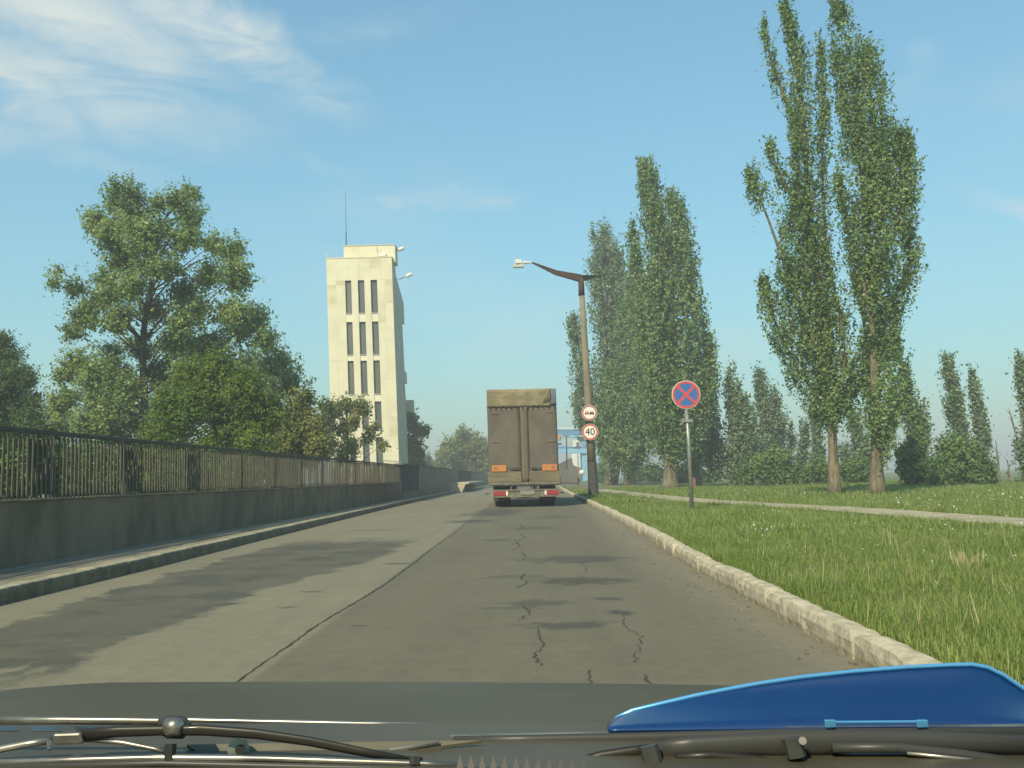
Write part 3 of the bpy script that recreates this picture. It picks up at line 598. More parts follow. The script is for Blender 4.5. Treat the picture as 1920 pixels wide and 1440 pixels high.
# group behind the lamp post
tree('poplar_tree', 'tallest poplar of the group behind the no stopping sign', 'tree', 64, [(1257, 920), (1256, 860), (1252, 700), (1240, 520), (1225, 400)],
    [([(1255, 850), (1250, 700), (1240, 520), (1222, 400), (1203, 312)], 40, 14, 0), ([(1245, 480), (1238, 390), (1217, 306)], 22, 10, 15), ([(1262, 850), (1288, 700), (1288, 540), (1276, 430), (1258, 372)], 36, 16, -25), ([(1268, 845), (1302, 740), (1308, 610), (1292, 490)], 28, 16, 15),
     ([(1272, 840), (1318, 770), (1330, 700), (1325, 635)], 26, 15, -10), ([(1250, 830), (1215, 690), (1200, 540), (1184, 425)], 28, 14, 20), ([(1250, 800), (1228, 640), (1225, 500)], 42, 28, -30), ([(1255, 700), (1262, 560), (1262, 450)], 40, 28, 25), ([(1257, 835), (1245, 780), (1240, 710)], 38, 46, 10), ([(1265, 835), (1285, 780), (1290, 690)], 32, 38, 30)],
    4200, 18, .17, .48, M_leafA, M_bark, tr0=.52, limb=.28, base_z=.1, stretch=1.5, group=POP, gate=-.95, gs=.9)
tree('poplar_tree', 'leaning poplar with three blunt tips just right of the lamp post arm', 'tree', 88, [(1143, 910), (1155, 850), (1150, 700), (1140, 560)],
    [([(1152, 850), (1142, 700), (1128, 560), (1108, 435)], 36, 17, 0), ([(1152, 840), (1160, 680), (1152, 540), (1133, 436)], 36, 18, 15), ([(1148, 830), (1105, 740), (1088, 660), (1074, 600)], 30, 14, -20), ([(1142, 835), (1108, 790), (1092, 720)], 34, 26, 20), ([(1155, 700), (1162, 560), (1155, 470)], 16, 12, -10), ([(1100, 800), (1080, 740)], 16, 12, 0)],
    2600, 18, .2, .6, M_leafA2, M_bark, tr0=.62, limb=.25, base_z=0, stretch=1.5, group=POP, gate=-1.0, gs=.8)
tree('poplar_tree', 'middle poplar of the group, twin trunked and low crowned', 'tree', 84, [(1181, 910), (1180, 855), (1184, 720), (1188, 600)],
    [([(1180, 855), (1188, 720), (1182, 600), (1192, 490)], 40, 18, 0), ([(1178, 865), (1152, 790), (1150, 700)], 44, 40, -15), ([(1180, 862), (1205, 800), (1205, 700), (1200, 600)], 34, 24, 15), ([(1170, 840), (1130, 790)], 32, 34, 10), ([(1185, 850), (1215, 810)], 26, 22, -10)],
    2400, 18, .19, .6, M_leafA, M_bark, tr0=.5, limb=.25, base_z=0, stretch=1.4, group=POP, gate=-1.1, gs=.8)
tree('poplar_tree', 'slim poplar directly behind the no stopping sign', 'tree', 74, [(1306, 912), (1305, 860), (1312, 740)], [([(1305, 880), (1300, 800), (1320, 720), (1328, 640)], 22, 14, 0), ([(1300, 870), (1290, 830), (1295, 780)], 18, 20, 8), ([(1312, 860), (1330, 800), (1336, 730)], 16, 12, 8)],
    700, 18, .17, .5, M_leafA, M_bark, tr0=.35, base_z=0, stretch=1.5, group=POP)
# younger poplars
def young(label, Y, base, caps, n, leaf=M_leafA2, tr0=.2):
    caps = [(P, a*.98, b*.85, d) for P, a, b, d in caps]; n = int(n*.95)
    tree('poplar_tree', label, 'tree', Y, [base, (base[0], base[1]-60), (caps[0][0][-2][0], caps[0][0][-2][1])], caps, n, 18, .17, .5, leaf, M_bark, tr0=tr0, base_z=-.1, stretch=1.6, group=POP, gate=-.8, limb=.4, gs=1.0)
young('young rounded poplar just right of the no stopping sign', 66, (1378, 910), [([(1378, 890), (1382, 820), (1375, 750), (1356, 688)], 26, 15, 0), ([(1372, 890), (1345, 840), (1334, 780)], 20, 13, 10), ([(1385, 885), (1398, 820), (1392, 750)], 18, 12, -8), ([(1350, 890), (1325, 850)], 16, 12, 5)], 1100)
young('young poplar with a forked leaning top, second right of the sign', 72, (1440, 908), [([(1440, 880), (1442, 810), (1434, 760), (1422, 705)], 26, 12, 0), ([(1450, 880), (1464, 810), (1450, 738)], 16, 7, 8), ([(1428, 880), (1410, 820), (1408, 770)], 18, 11, -8)], 900)
young('small pointed poplar just left of the loose big poplar trunk', 78, (1526, 905), [([(1526, 880), (1534, 820), (1522, 760)], 14, 8, 0), ([(1530, 890), (1542, 850)], 12, 10, 5)], 350)
young('thin pale poplar sapling before the small pointed poplar', 74, (1500, 906), [([(1500, 885), (1505, 840), (1510, 800)], 11, 7, 0), ([(1483, 860), (1482, 800)], 6, 4, 4)], 220)
young('small poplar between the two big poplar trunks', 70, (1612, 908), [([(1612, 890), (1612, 830), (1596, 775)], 16, 8, 0), ([(1590, 890), (1585, 840)], 12, 9, 5), ([(1620, 880), (1628, 830)], 10, 8, 5)], 450)
young('poplar just right of the dense big poplar trunk', 58, (1700, 910), [([(1700, 880), (1708, 790), (1692, 690)], 24, 13, 0), ([(1715, 880), (1730, 830), (1722, 770)], 18, 10, 8), ([(1685, 880), (1676, 800), (1675, 740)], 14, 10, -6)], 900, M_leafA)
young('pale slender poplar with leaning top above the rounded bushes', 62, (1812, 906), [([(1816, 880), (1802, 800), (1790, 740), (1775, 680)], 11, 9, 0), ([(1790, 790), (1772, 760)], 5, 5, 3)], 420)
young('thinnest poplar with a pointed tip right of the pale slender one', 62, (1832, 906), [([(1832, 880), (1838, 820), (1834, 770), (1823, 708)], 12, 6, 0), ([(1842, 850), (1850, 805)], 8, 5, 3)], 380)
young('loose poplar cut by the right edge of the photograph', 55, (1925, 905), [([(1925, 880), (1918, 800), (1920, 740), (1914, 680)], 20, 10, 0), ([(1915, 850), (1898, 790), (1892, 765)], 11, 7, 5), ([(1940, 860), (1950, 780), (1935, 700)], 16, 10, -5)], 650)
def bush(label, Y, blobs, n, leaf=M_leafE, ls=.15, cs=.5, name='bush', group='bushes at the edge of the meadow'):
    bx = sum(b[0] for b in blobs)/len(blobs); by = max(b[1]+b[2] for b in blobs)
    return tree(name, label, 'bush', Y, [(bx, by), (bx+2, by-12), (bx, by-24)], [([(x, y)], r, r, dy) for x, y, r, dy in blobs], n, 18, ls, cs, leaf, M_bark2, tr0=.09, base_z=-.1, group=group, gate=-1.2, up=.4)
bush('bright green bush under the young poplars right of the sign', 62, [(1400, 888, 16, 0), (1430, 875, 20, 6), (1462, 862, 20, 0), (1470, 888, 16, -5), (1440, 893, 14, 5), (1490, 885, 13, 5)], 600)
bush('low bush left of the loose big poplar trunk', 64, [(1515, 888, 14, 0), (1540, 878, 16, 5), (1545, 893, 12, 0)], 220)
bush('low thicket between the two big poplar trunks', 68, [(1590, 885, 16, 0), (1615, 880, 20, 5), (1600, 895, 12, 0)], 300)
bush('tall dark bush right of the dense big poplar trunk', 52, [(1705, 880, 20, 0), (1718, 855, 18, 5), (1724, 825, 16, 0), (1702, 850, 16, -5), (1738, 888, 16, 5)], 650, M_leafE)
bush('large rounded bush below the slender poplars at right', 50, [(1775, 875, 26, 0), (1815, 865, 27, 8), (1843, 882, 20, 0), (1790, 842, 18, 0), (1830, 897, 18, -8), (1760, 898, 15, -5), (1855, 902, 10, 0), (1772, 838, 12, 0)], 1200)
bush('dark low bushes between the poplar trunks of the group', 110, [(1215, 886, 13, 0), (1232, 888, 12, 5), (1198, 892, 9, 0), (1125, 890, 9, 0)], 300, M_leafE, .25, .8)
bush('low far bush right of the lamp post foot', 120, [(1120, 892, 10, 0), (1130, 880, 8, 0)], 160, M_leafE, .25, .8)
bush('low bush behind the thick poplar trunk', 95, [(1275, 892, 12, 0), (1292, 890, 12, 0), (1340, 893, 10, 0), (1320, 895, 9, 0)], 300, M_leafE, .22, .7)
# bare poles far right
for (x0, y0, x1, y1, lb) in [(1874, 905, 1867, 825, 'bare pale dead sapling left of the right edge poplar'), (1892, 905, 1889, 862, 'short bare dark stem beside the dead sapling')]:
    o = thing('dead_sapling', tuple(at(x0, y0, 60)), lb, 'tree'); MB().tube([at(x0, y0, 60), at((x0+x1)/2+1, (y0+y1)/2, 60), at(x1, y1, 60)], [.09, .06, .02], 6).build('stem', M_bark, o)
    q = at((x0+x1)/2, (y0+y1)/2, 60); MB().tube([q, q+(.3, 0, .6)], [.03, .01], 4).tube([q+(0, 0, .5), q+(-.2, 0, 1.0)], [.02, .01], 4).build('twigs', M_bark, o)
o = thing('timber_rail', tuple(at(1885, 900, 58)), 'low grey timber rail near the right edge', 'rail')
MB().bar(at(1858, 897, 58), at(1905, 897, 58), .08, .1).build('rail', M_steel, o); MB().bar(at(1880, 897, 58), at(1880, 908, 58), .1, .1).build('post', M_steel, o); MB().bar(at(1862, 897, 58), at(1862, 908, 58), .1, .1).build('post', M_steel, o)
# left side: big tree
TB = [(220,350,18),(216,372,26),(250,400,40),(182,412,28),(205,435,36),(330,375,26),(360,362,22),(356,408,30),(298,378,24),(262,440,44),(340,450,30),(228,478,36),(402,455,20),(432,472,26),(440,520,32),(395,515,30),
 (112,508,10),(100,530,16),(140,540,24),(190,560,28),(160,590,32),(215,598,34),(242,540,34),(345,545,34),(370,580,36),(430,585,36),(480,600,30),(498,640,24),(330,640,40),(400,650,42),(148,680,36),(118,700,22),(128,742,32),(190,700,38),(208,760,42),(160,790,32),
 (250,730,34),(520,680,40),(545,720,36),(460,700,44),(330,710,44),(395,760,46),(300,790,44),(470,790,46),(545,790,38),(228,825,36),(330,850,36),(430,850,40),(530,850,34),(290,500,26),(150,850,36),(90,860,30)]
caps = [([(x, y)], r, r, random.uniform(-90, 90)*(1-abs(y-600)/600)) for x, y, r in TB+[(290,580,34),(262,650,36),(290,700,34),(350,760,34),(180,740,30),(200,800,36),(110,800,30),(260,790,34),(430,740,36),(500,740,34),(310,430,20),(270,500,24),(210,660,26),(140,620,26),(110,760,30),(230,700,30),(320,500,30),(250,360,24),(200,520,28),(340,600,34),(450,620,34),(210,870,30)]]
caps += [([(x+random.uniform(-20, 20), y+random.uniform(-10, 10))], r*.9, r*.9, random.choice((-1, 1))*random.uniform(80, 150)) for x, y, r in TB if 400 < y < 800 and 150 < x < 500]
tree('broadleaf_tree', 'biggest spreading green tree behind the slatted fence at left', 'tree', 45, [(272, 930), (272, 780), (268, 640), (285, 520), (300, 420)], caps, 12500, 16, .125, .42, M_leafB, M_bark2, tr0=.27, limb=.2, base_z=-.1, gate=-9, gs=2.6, shell=.25, up=.5)
caps = [([(x, y)], r, r, random.uniform(-40, 40)) for x, y, r in [(360,700,32),(410,690,30),(460,730,36),(380,750,40),(330,790,38),(430,800,42),(500,780,36),(290,820,26),(380,840,32),(480,840,34),(310,750,24)]]
tree('acacia_tree', 'soft bright green acacia in front of the biggest left tree', 'tree', 33, [(400, 930), (400, 850), (405, 760)], caps, 3000, 24, .075, .34, M_leafC, M_bark2, tr0=.14, limb=.2, base_z=-.1, up=.5, shell=.4)
caps = [([(x, y)], r, r, random.uniform(-30, 30)) for x, y, r in [(560,770,26),(590,800,24),(545,820,30),(600,840,24),(520,850,26),(575,850,24),(575,745,12)]]
tree('broadleaf_tree', 'yellowish green small tree left of the tower foot', 'tree', 40, [(560, 925), (560, 860), (565, 800)], caps, 1400, 18, .11, .38, M_leafG, M_bark2, tr0=.12, base_z=-.1, shell=.4)
caps = [([(x, y)], r, r, random.uniform(-40, 40)) for x, y, r in [(625,765,20),(650,758,18),(680,765,16),(612,795,20),(645,800,20),(665,790,14),(700,800,12),(620,830,22),(655,835,20),(690,822,14),(718,832,10),(640,855,20),(676,760,10),(605,760,12)]]
tree('broadleaf_tree', 'sparse slim tree in front of the tower windows', 'tree', 56, [(652, 905), (652, 850), (650, 790), (648, 765)], caps, 620, 16, .14, .5, M_leafG, M_bark2, tr0=.12, base_z=-.1, shell=.3, gate=-.5)
caps = [([(x, y)], r, r, random.uniform(-30, 30)) for x, y, r in [(5,640,20),(15,670,28),(30,700,26),(10,720,32),(50,715,16),(62,708,10),(35,750,30),(0,780,40),(60,750,14),(72,742,8),(50,785,26),(20,810,30),(66,800,14),(-30,680,40),(-40,760,50)]]
tree('pine_tree', 'dark pine cut by the left edge of the photograph', 'tree', 38, [(8, 930), (10, 800), (4, 620)], caps, 2600, 24, .07, .36, M_leafD, M_bark2, tr0=.2, limb=.2, base_z=-.1, up=.1, shell=.4)
caps = [([(x, y)], r, r, 0) for x, y, r in [(85,775,14),(78,800,16),(110,765,12),(130,790,18),(100,795,14)]]
tree('broadleaf_tree', 'small distant tree between the pine and the biggest left tree', 'tree', 70, [(100, 900), (100, 800)], caps, 500, 18, .17, .5, M_leafA2, M_bark2, tr0=.15, base_z=-.1)
caps = [([(x, y)], r, r, random.uniform(-20, 20)) for x, y, r in [(768,790,16),(780,805,14),(795,808,10),(772,830,18),(785,845,12),(768,865,20),(790,870,10),(765,775,10)]]
tree('broadleaf_tree', 'narrow ragged tree hugging the right side of the tower', 'tree', 92, [(766, 900), (766, 840), (768, 800)], caps, 600, 18, .2, .55, M_leafG, M_bark2, tr0=.2, base_z=-.1)
caps = [([(x, y)], r, r, random.uniform(-20, 20)) for x, y, r in [(850,840,20),(870,820,14),(885,835,20),(905,845,18),(838,860,16),(865,865,22),(895,870,22),(925,865,22),(940,850,18),(865,808,6),(830,850,8)]]
tree('broadleaf_tree', 'hazy rounded far tree left of the truck', 'tree', 150, [(880, 900), (880, 850)], caps, 1500, 18, .3, .9, M_leafG, M_bark2, tr0=.4, base_z=-.3)
caps = [([(x, y)], r, r, random.uniform(-20, 20)) for x, y, r in [(800,862,8),(812,872,8),(795,875,8),(825,875,8)]]
tree('broadleaf_tree', 'small far tree between tower and rounded far tree', 'tree', 170, [(808, 900), (808, 870)], caps, 250, 18, .3, .8, M_leafG, M_bark2, tr0=.3, base_z=-.3)
# shrubs just behind the fence
for k, (px, py, r, Y, lf) in enumerate([(30, 860, 60, 16, M_leafD), (150, 880, 60, 18, M_leafE), (270, 880, 46, 22, M_leafC), (360, 880, 40, 26, M_leafE), (440, 885, 34, 30, M_leafG), (-80, 860, 80, 15, M_leafE), (520, 880, 26, 36, M_leafE)]):
    lb = ['dark shrub behind the leftmost fence slats', 'green shrub behind the fence under the biggest tree, left part', 'bright shrub behind the fence below the biggest tree trunk', 'green shrub behind the fence under the acacia', 'yellowish shrub behind the fence right of the acacia',
        'shrub behind the fence outside the left edge', 'small shrub behind the fence near the sparse tree'][k]
    bush(lb, Y, [(px-r*.5, py, r*.7, 0), (px+r*.5, py-r*.2, r*.7, 20), (px, py+r*.5, r*.8, -20), (px+r, py+r*.4, r*.6, 0)], 700, lf, .07, .25, 'shrub', 'shrubs behind the fence')
# ------------------------------------------------------------------ grass
def blades(n, xf, ya, yb, h0, h1, w0, segs, pw=1.0):
    y = ya+(yb-ya)*rng.uniform(0, 1, n)**pw; lo = np.array([lerp(RK, q)+0.165 for q in y]); hi = np.array([xf(q) for q in y]); x = lo+(hi-lo)*rng.uniform(0, 1, n)
    pxv = np.array([lerp(PATHX, q) for q in y]); k = np.abs(x-pxv) > 0.74+0.1*rng.random(n); x, y = x[k], y[k]; n = len(x)
    dens = np.sin(x*2.1+np.sin(y*1.3)*2)*np.sin(y*1.7+np.cos(x)*2); 
    hh = (h0+(h1-h0)*rng.random(n)**1.6)*(1+0.35*dens); a = rng.uniform(0, 2*pi, n); ln = rng.uniform(.1, .6, n)*hh; rk_ = np.array([lerp(RK, q) for q in y]); z0 = .095+np.clip((x-rk_-.13)/.4, 0, 1)*(.035+.02*np.sin(x*1.7+y*.9)+.015*np.sin(y*2.3-x))
    wd = w0*rng.uniform(.6, 1.4, n); ax, ay = np.cos(a), np.sin(a)
    bx, by = -ay*wd/2, ax*wd/2
    P = lambda t, s: np.stack([x+ax*ln*t*t+bx*s, y+ay*ln*t*t+by*s, z0+hh*(t-.15*t*t)], 1)
    if segs == 2:
        q1 = np.stack([P(0, -1), P(0, 1), P(.5, .75), P(.5, -.75)], 1).reshape(-1, 3); q2 = np.stack([P(.5, -.75), P(.5, .75), P(1, .1), P(1, -.1)], 1).reshape(-1, 3); return np.concatenate([q1, q2])
    return np.stack([P(0, -1), P(0, 1), P(1, .25), P(1, -.25)], 1).reshape(-1, 3)
G_ = [blades(135000, lambda y: min(3.0+y*.58, 30), 4.0, 13, .04, .13, .007, 2, 1.0), blades(130000, lambda y: min(3.0+y*.6, 30), 13, 30, .05, .14, .016, 1, 1.0), blades(90000, lambda y: 3+y*.62, 30, 75, .07, .20, .04, 1, 1.1)]
# shaggy fringe leaning over the kerb
G_.append(blades(16000, lambda y: lerp(RK, y)+.42, 3.5, 36, .07, .17, .010, 1))
tag(quadmesh('grass', np.concatenate(G_), M_grass), 'long green grass covering the verge and meadow', kind='stuff')
dr = blades(5000, lambda y: 3+y*.6, 4.5, 40, .12, .28, .007, 1); 
tag(quadmesh('dry_grass', dr, M_grassdry), 'scattered straw coloured grass stalks in the verge', kind='stuff')
# pale seedy tuft near the kerb, and white flowers
n = 24; V = []
for _ in range(n):
    a = random.uniform(0, 6.28); r = random.uniform(0, .16); b0 = np.array([4.02+r*cos(a)*.8, 8.7+r*sin(a), .12]); h = random.uniform(.10, .21); t = b0+np.array([cos(a)*h*.35, sin(a)*h*.3, h])
    V += [b0+(-.002, 0, 0), b0+(.002, 0, 0), t+(.002, 0, -.04), t+(-.002, 0, -.04), t+(-.006, 0, -.05), t+(.006, 0, -.05), t+(.006+.02*cos(a), 0, .02), t+(-.003+.02*cos(a), 0, .03)]
tag(quadmesh('seedy_tuft', np.array(V), M_grassdry), 'pale feathery tuft of seed heads in the grass near the kerb', 'grass tuft')
def flowers(n, x0, x1, y0, y1, s, zc=.27):
    c = np.stack([rng.uniform(x0, x1, n), rng.uniform(y0, y1, n), rng.uniform(.16, zc, n)], 1)
    return leaves(c, np.full(n, .02), 3, s, up=1.0)
fl = np.concatenate([flowers(260, 3, 14, 7, 22, .022), flowers(260, 9, 19, 17, 30, .035), flowers(14, 3.4, 4.0, 14.5, 15.1, .03), flowers(200, 9, 30, 28, 50, .05)])
tag(quadmesh('white_flowers', fl, M_petal), 'tiny white clover flowers scattered through the grass', kind='stuff')
# litter, stones on the dusty gutter
mb = MB(); 
for _ in range(260):
    y = random.uniform(4.2, 20); x = lerp(RK, y)-abs(random.gauss(0, .22))-.02; s = random.uniform(.003, .011)*(1 if random.random() < .97 else 1.6)
    mb.box(x-s, x+s, y-s*1.2, y+s, 0.001, s*1.1, M=Matrix.Identity(4))
tag(mb.build('gravel', mat('gutter_gravel', (.12, .10, .07), .9, c2=(.25, .22, .16), scale=8)), 'loose grit lying in the gutter along the right kerb', kind='stuff')
hz = MB().box(-5600, 5600, -200, 5600, -3, 34); M_hz = bpy.data.materials.new('haze_and_veil'); M_hz.use_nodes = True; hn = M_hz.node_tree; hn.nodes.clear()
pv = hn.nodes.new('ShaderNodeVolumePrincipled'); pv.inputs['Density'].default_value = HAZE; pv.inputs['Color'].default_value = (.86, .91, .93, 1); pv.inputs['Anisotropy'].default_value = .0
ho = hn.nodes.new('ShaderNodeOutputMaterial'); hn.links.new(pv.outputs[0], ho.inputs['Volume'])
tag(hz.build('haze', M_hz), 'summer haze in the air, thickened as a windscreen veil', kind='stuff')
# ------------------------------------------------------------------ lamp post with two round signs
LPY = 44.0
lp = thing('lamp_post', tuple(at(1114, 925, LPY)), 'tall tapering concrete street lamp with a brown two armed bracket', 'street lamp')
P0, P1 = at(1114, 940, LPY), at(1090, 535, LPY)
pp = [P0+(P1-P0)*t for t in (0, .2, .4, .6, .8, 1)]
foot_t = .178
pf = P0+(P1-P0)*foot_t
MB().tube([pf, P0+(P1-P0)*.4, P0+(P1-P0)*.6, P0+(P1-P0)*.8, P1], [.205, .185, .165, .145, .125], 16).build('pole', M_pole, lp, smooth=True)
MB().tube([P0-(0, 0, .3), pf], [.245, .225], 16).build('pole_foot', M_poledark, lp, smooth=False)  # wider foot, darker than the pole above
J = at(1089, 520, LPY)
MB().tube([P1-(0, 0, .5), P1, J], [.15, .14, .12], 12).build('bracket_sleeve', M_rust, lp, smooth=True)
aL = at(997, 492, LPY-.6); aR = at(1127, 517, LPY+2.6)
MB().bar(J-(0, 0, .05), (J+aL)/2-(0, 0, .14), .20, .34, w2=.14, h2=.22).bar((J+aL)/2-(0, 0, .14), aL, .14, .22, w2=.06, h2=.06).build('arm', M_rust, lp)
MB().bar(J-(0, 0, .05), aR, .20, .30, w2=.05, h2=.05).build('arm', M_rust, lp)
hL = at(966, 492, LPY-.8)
lh = MB().bar(aL+(.02, 0, 0), hL*.55+aL*.45, .10, .09, w2=.16, h2=.12).bar(hL*.62+aL*.38+(0, 0, .03), hL+(0, 0, .02), .26, .22, w2=.24, h2=.20).build('lamp_head', M_white, lp, bevel=.03)
c_ = hL*.78+aL*.22; MB().bar(c_-(.28, 0, .18), c_+(.24, 0, -.18), .2, .16).build('diffuser', mat('lamp_glass', (.45, .46, .42), .3), lh, bevel=.03)
M_red = mat('sign_red', (0.55, 0.075, 0.085), .5, c2=(0.48, 0.085, 0.09), scale=9); M_signw = mat('sign_white', (0.82, 0.79, 0.66), .5, c2=(.75, .72, .58), scale=7); M_black = mat('sign_black', (.02, .02, .022), .5)
M_blue = mat('sign_blue', (0.035, 0.13, 0.37), .5, c2=(.04, .15, .36), scale=5); M_redfaded = mat('faded_red', (.42, .16, .18), .6, c2=(.36, .13, .15), scale=8)
def sign_disc(name, label, c, R, ringm, r_in):
    x, Y, z = c; o = thing(name, (x, Y, z), label, 'road sign')
    MB().disc((x, z), R, Y, Y+.02, 40).build('plate', M_signw, o)
    MB().disc((x, z), R*.97, Y-.004, Y-.0005, 40, r0=R*r_in).build('ring', ringm, o)
    MB().box(x-.05, x+.05, Y+.021, Y+.14, z-.03, z+.03).build('bracket', M_steel, o)
    return o
SY = LPY-.36; R_ = .37
c1 = at(1105, 774, SY); c2 = at(1106.5, 810, SY)
s1 = sign_disc('road_sign', 'round red rimmed no overtaking sign with two cars, upper sign on lamp post', c1, R_, M_redfaded, .76)
s2 = sign_disc('road_sign', 'round white 40 speed limit sign with red rim, lower sign on lamp post', c2, R_*1.03, M_red, .78)
def carpict(cx, cz, s, m_):
    mb = MB(); x, Y, z = c1; f = lambda u, v, w_: (x+cx+u*s, w_, z+cz+v*s)
    mb.prism([(-.5, -.32), (.5, -.32), (.5, .05), (.40, .12), (-.40, .12), (-.5, .05)], Y-.006, Y-.001, f); mb.prism([(-.40, .121), (-.32, .121), (-.22, .40), (-.30, .48)], Y-.006, Y-.001, f); mb.prism([(.40, .121), (.30, .48), (.22, .40), (.32, .121)], Y-.006, Y-.001, f)
    mb.prism([(-.30, .481), (-.22, .401), (.22, .401), (.30, .481)], Y-.006, Y-.001, f); mb.prism([(-.48, -.321), (-.48, -.5), (-.28, -.5), (-.28, -.321)], Y-.006, Y-.001, f); mb.prism([(.28, -.321), (.28, -.5), (.48, -.5), (.48, -.321)], Y-.006, Y-.001, f)
    mb.build('car_symbol', m_, s1)
carpict(-.115, .0, .20, mat('symbol_red', (.45, .04, .08), .5)); carpict(.115, .0, .20, M_black)
fc = bpy.data.curves.new('digits', 'FONT'); fc.body = '40'; fc.size = .46; fc.align_x = 'CENTER'; fc.align_y = 'CENTER'; fc.extrude = .002
tmp = bpy.data.objects.new('digits', fc); col.objects.link(tmp); bpy.context.view_layer.update()
dg = bpy.data.meshes.new_from_object(tmp.evaluated_get(bpy.context.evaluated_depsgraph_get())); bpy.data.objects.remove(tmp)
dg.materials.clear(); dg.materials.append(M_black); dg.name = 'digits'
child('digits', dg, s2, (0, -.008, 0), (pi/2, 0, 0))
# ------------------------------------------------------------------ no stopping sign
NY = 24.0
cN = at(1286.5, 740, NY); bN = at(1298, 962, NY)
npz = thing('sign_post', tuple(bN), 'thin grey steel post leaning slightly in the grass by the path', 'post')
MB().tube([bN-(0, 0, .3), bN+(cN-bN)*.55, cN-(0, -.05, .34)], [.052, .052, .050], 12).build('tube', M_steel, npz, smooth=True)
q = bN+(cN-bN)*.775; MB().bar(q-(.15, 0, 0), q+(.13, 0, .01), .09, .07).build('clamp', M_steel, npz)
MB().tube([q+(-.13, -.02, 0), q+(-.13, -.02, .06)], .02, 6).tube([q+(.11, -.02, 0), q+(.11, -.02, .06)], .02, 6).build('bolt', M_steel, npz)
x, Y, z = cN; R2 = .365
ns = thing('road_sign', tuple(cN), 'round blue no stopping sign with red rim and red cross on thin post', 'road sign')
MB().disc((x, z), R2, Y, Y+.02, 48).build('plate', M_signw, ns)
MB().disc((x, z), R2*.96, Y-.003, Y-.0005, 48).build('blue_field', M_blue, ns)
MB().disc((x, z), R2*.965, Y-.008, Y-.0035, 48, r0=R2*.80).build('ring', M_red, ns)
for s_ in (1, -1):
    d = R2*.80*.7071; zz = .0 if s_ > 0 else .0015
    MB().bar((x-d, Y-.0065-zz, z-d*s_), (x+d, Y-.0065-zz, z+d*s_), .003, .075).build('cross_bar', M_red, ns)
MB().box(x-.05, x+.05, Y+.021, Y+.06, z-.36, z+.1).build('bracket', M_steel, ns)
# ------------------------------------------------------------------ truck
TRY = 34.0; tcx = -.085; hw = 1.27; tilt = -.012
tk = thing('truck', (tcx, TRY, 0), 'brown canvas covered cargo truck seen from behind on the road', 'truck')
M_canvas = mat('brown_canvas', (0.140, 0.118, 0.090), .8, c2=(.112, .095, .074), scale=1.3, bump=.5, bscale=5, bdist=.04)
M_canvas2 = mat('brown_canvas_strip', (0.135, 0.112, 0.080), .8, c2=(.155, .13, .09), scale=2)
M_tarp = mat('dusty_tarpaulin', (0.275, 0.225, 0.125), .75, c2=(.19, .16, .095), scale=1.6, bump=.8, bscale=4, bdist=.08)
M_tarpside = mat('blue_grey_tarpaulin', (0.13, 0.15, 0.18), .7, c2=(.10, .11, .13), scale=2)
M_board = mat('dusty_drop_board', (0.20, 0.16, 0.095), .8, c2=(.13, .11, .07), scale=3, sc3=(.4, 1, 2))
M_chassis = mat('dark_chassis', (0.03, 0.032, 0.032), .7, c2=(.07, .06, .045), scale=5); M_tyre = mat('tyre_rubber', (.02, .02, .021), .85, bump=.4, bscale=60)
M_orange = mat('orange_reflector', (.52, .20, .06), .5, c2=(.44, .18, .06), scale=8); M_tail = mat('tail_lamp_red', (.32, .03, .035), .25, spec=.6, coat=.4); M_bar = mat('dusty_bumper', (.20, .18, .12), .7, c2=(.13, .12, .085), scale=6)
M_plate = mat('number_plate', (.26, .25, .19), .6, c2=(.21, .2, .15), scale=14)
def tt(mb): mb.v = [(x+tilt*z, y, z) for x, y, z in mb.v]; return mb
X0, X1 = tcx-hw, tcx+hw; L_ = 9.6
ztt, zf, zc, zb_ = 4.27, 3.64, 1.02, .90
# canvas sheets with gentle waviness
def sheet(x0, x1, z0, z1, yy, nx_, nz, amp, m_, name, edge=None, fy=1.0, thick=.02):
    mb = MB(); v = []
    for j in range(nz+1):
        for i in range(nx_+1):
            x = x0+(x1-x0)*i/nx_; z = z0+(z1-z0)*j/nz; dz = 0
            if edge and j == 0: dz = edge(i)
            v.append((x, yy+amp*(sin(x*5+z*2.2)*.6+sin(z*4-x*9)*.4+random.uniform(-.4, .4)), z+dz))
    k = len(v); v += [(a, b+thick, c) for a, b, c in v]; w_ = nx_+1
    f = [(j*w_+i, j*w_+i+1, (j+1)*w_+i+1, (j+1)*w_+i) for j in range(nz) for i in range(nx_)]; f += [tuple(k+q for q in reversed(t)) for t in f]
    for i in range(nx_): f += [(i+1, i, k+i, k+i+1), (nz*w_+i, nz*w_+i+1, k+nz*w_+i+1, k+nz*w_+i)]
    for j in range(nz): f += [(j*w_, (j+1)*w_, k+(j+1)*w_, k+j*w_), ((j+1)*w_+nx_, j*w_+nx_, k+j*w_+nx_, k+(j+1)*w_+nx_)]
    mb.add(v, f); return tt(mb).build(name, m_, tk, smooth=True)
def P_(px): return at(px, 830, TRY)[0]-tilt*at(px, 830, TRY)[2]
sL, sR = P_(975.5), P_(991)
sheet(X0+.01, sL, zc, zf+.02, TRY+.03, 10, 18, .012, M_canvas, 'rear_curtain'); sheet(sR, X1-.01, zc, zf+.02, TRY+.03, 10, 18, .012, M_canvas, 'rear_curtain'); sheet(sL+.02, sR-.02, zb_, zf+.02, TRY+.015, 3, 16, .005, M_canvas2, 'centre_strip')
for xx in (sL+.006, sR-.006, (sL+sR)/2): tt(MB().box(xx-.012, xx+.012, TRY-.008, TRY+.012, zb_-.02, zf-.02)).build('strap', M_chassis if xx != (sL+sR)/2 else M_canvas2, tk)
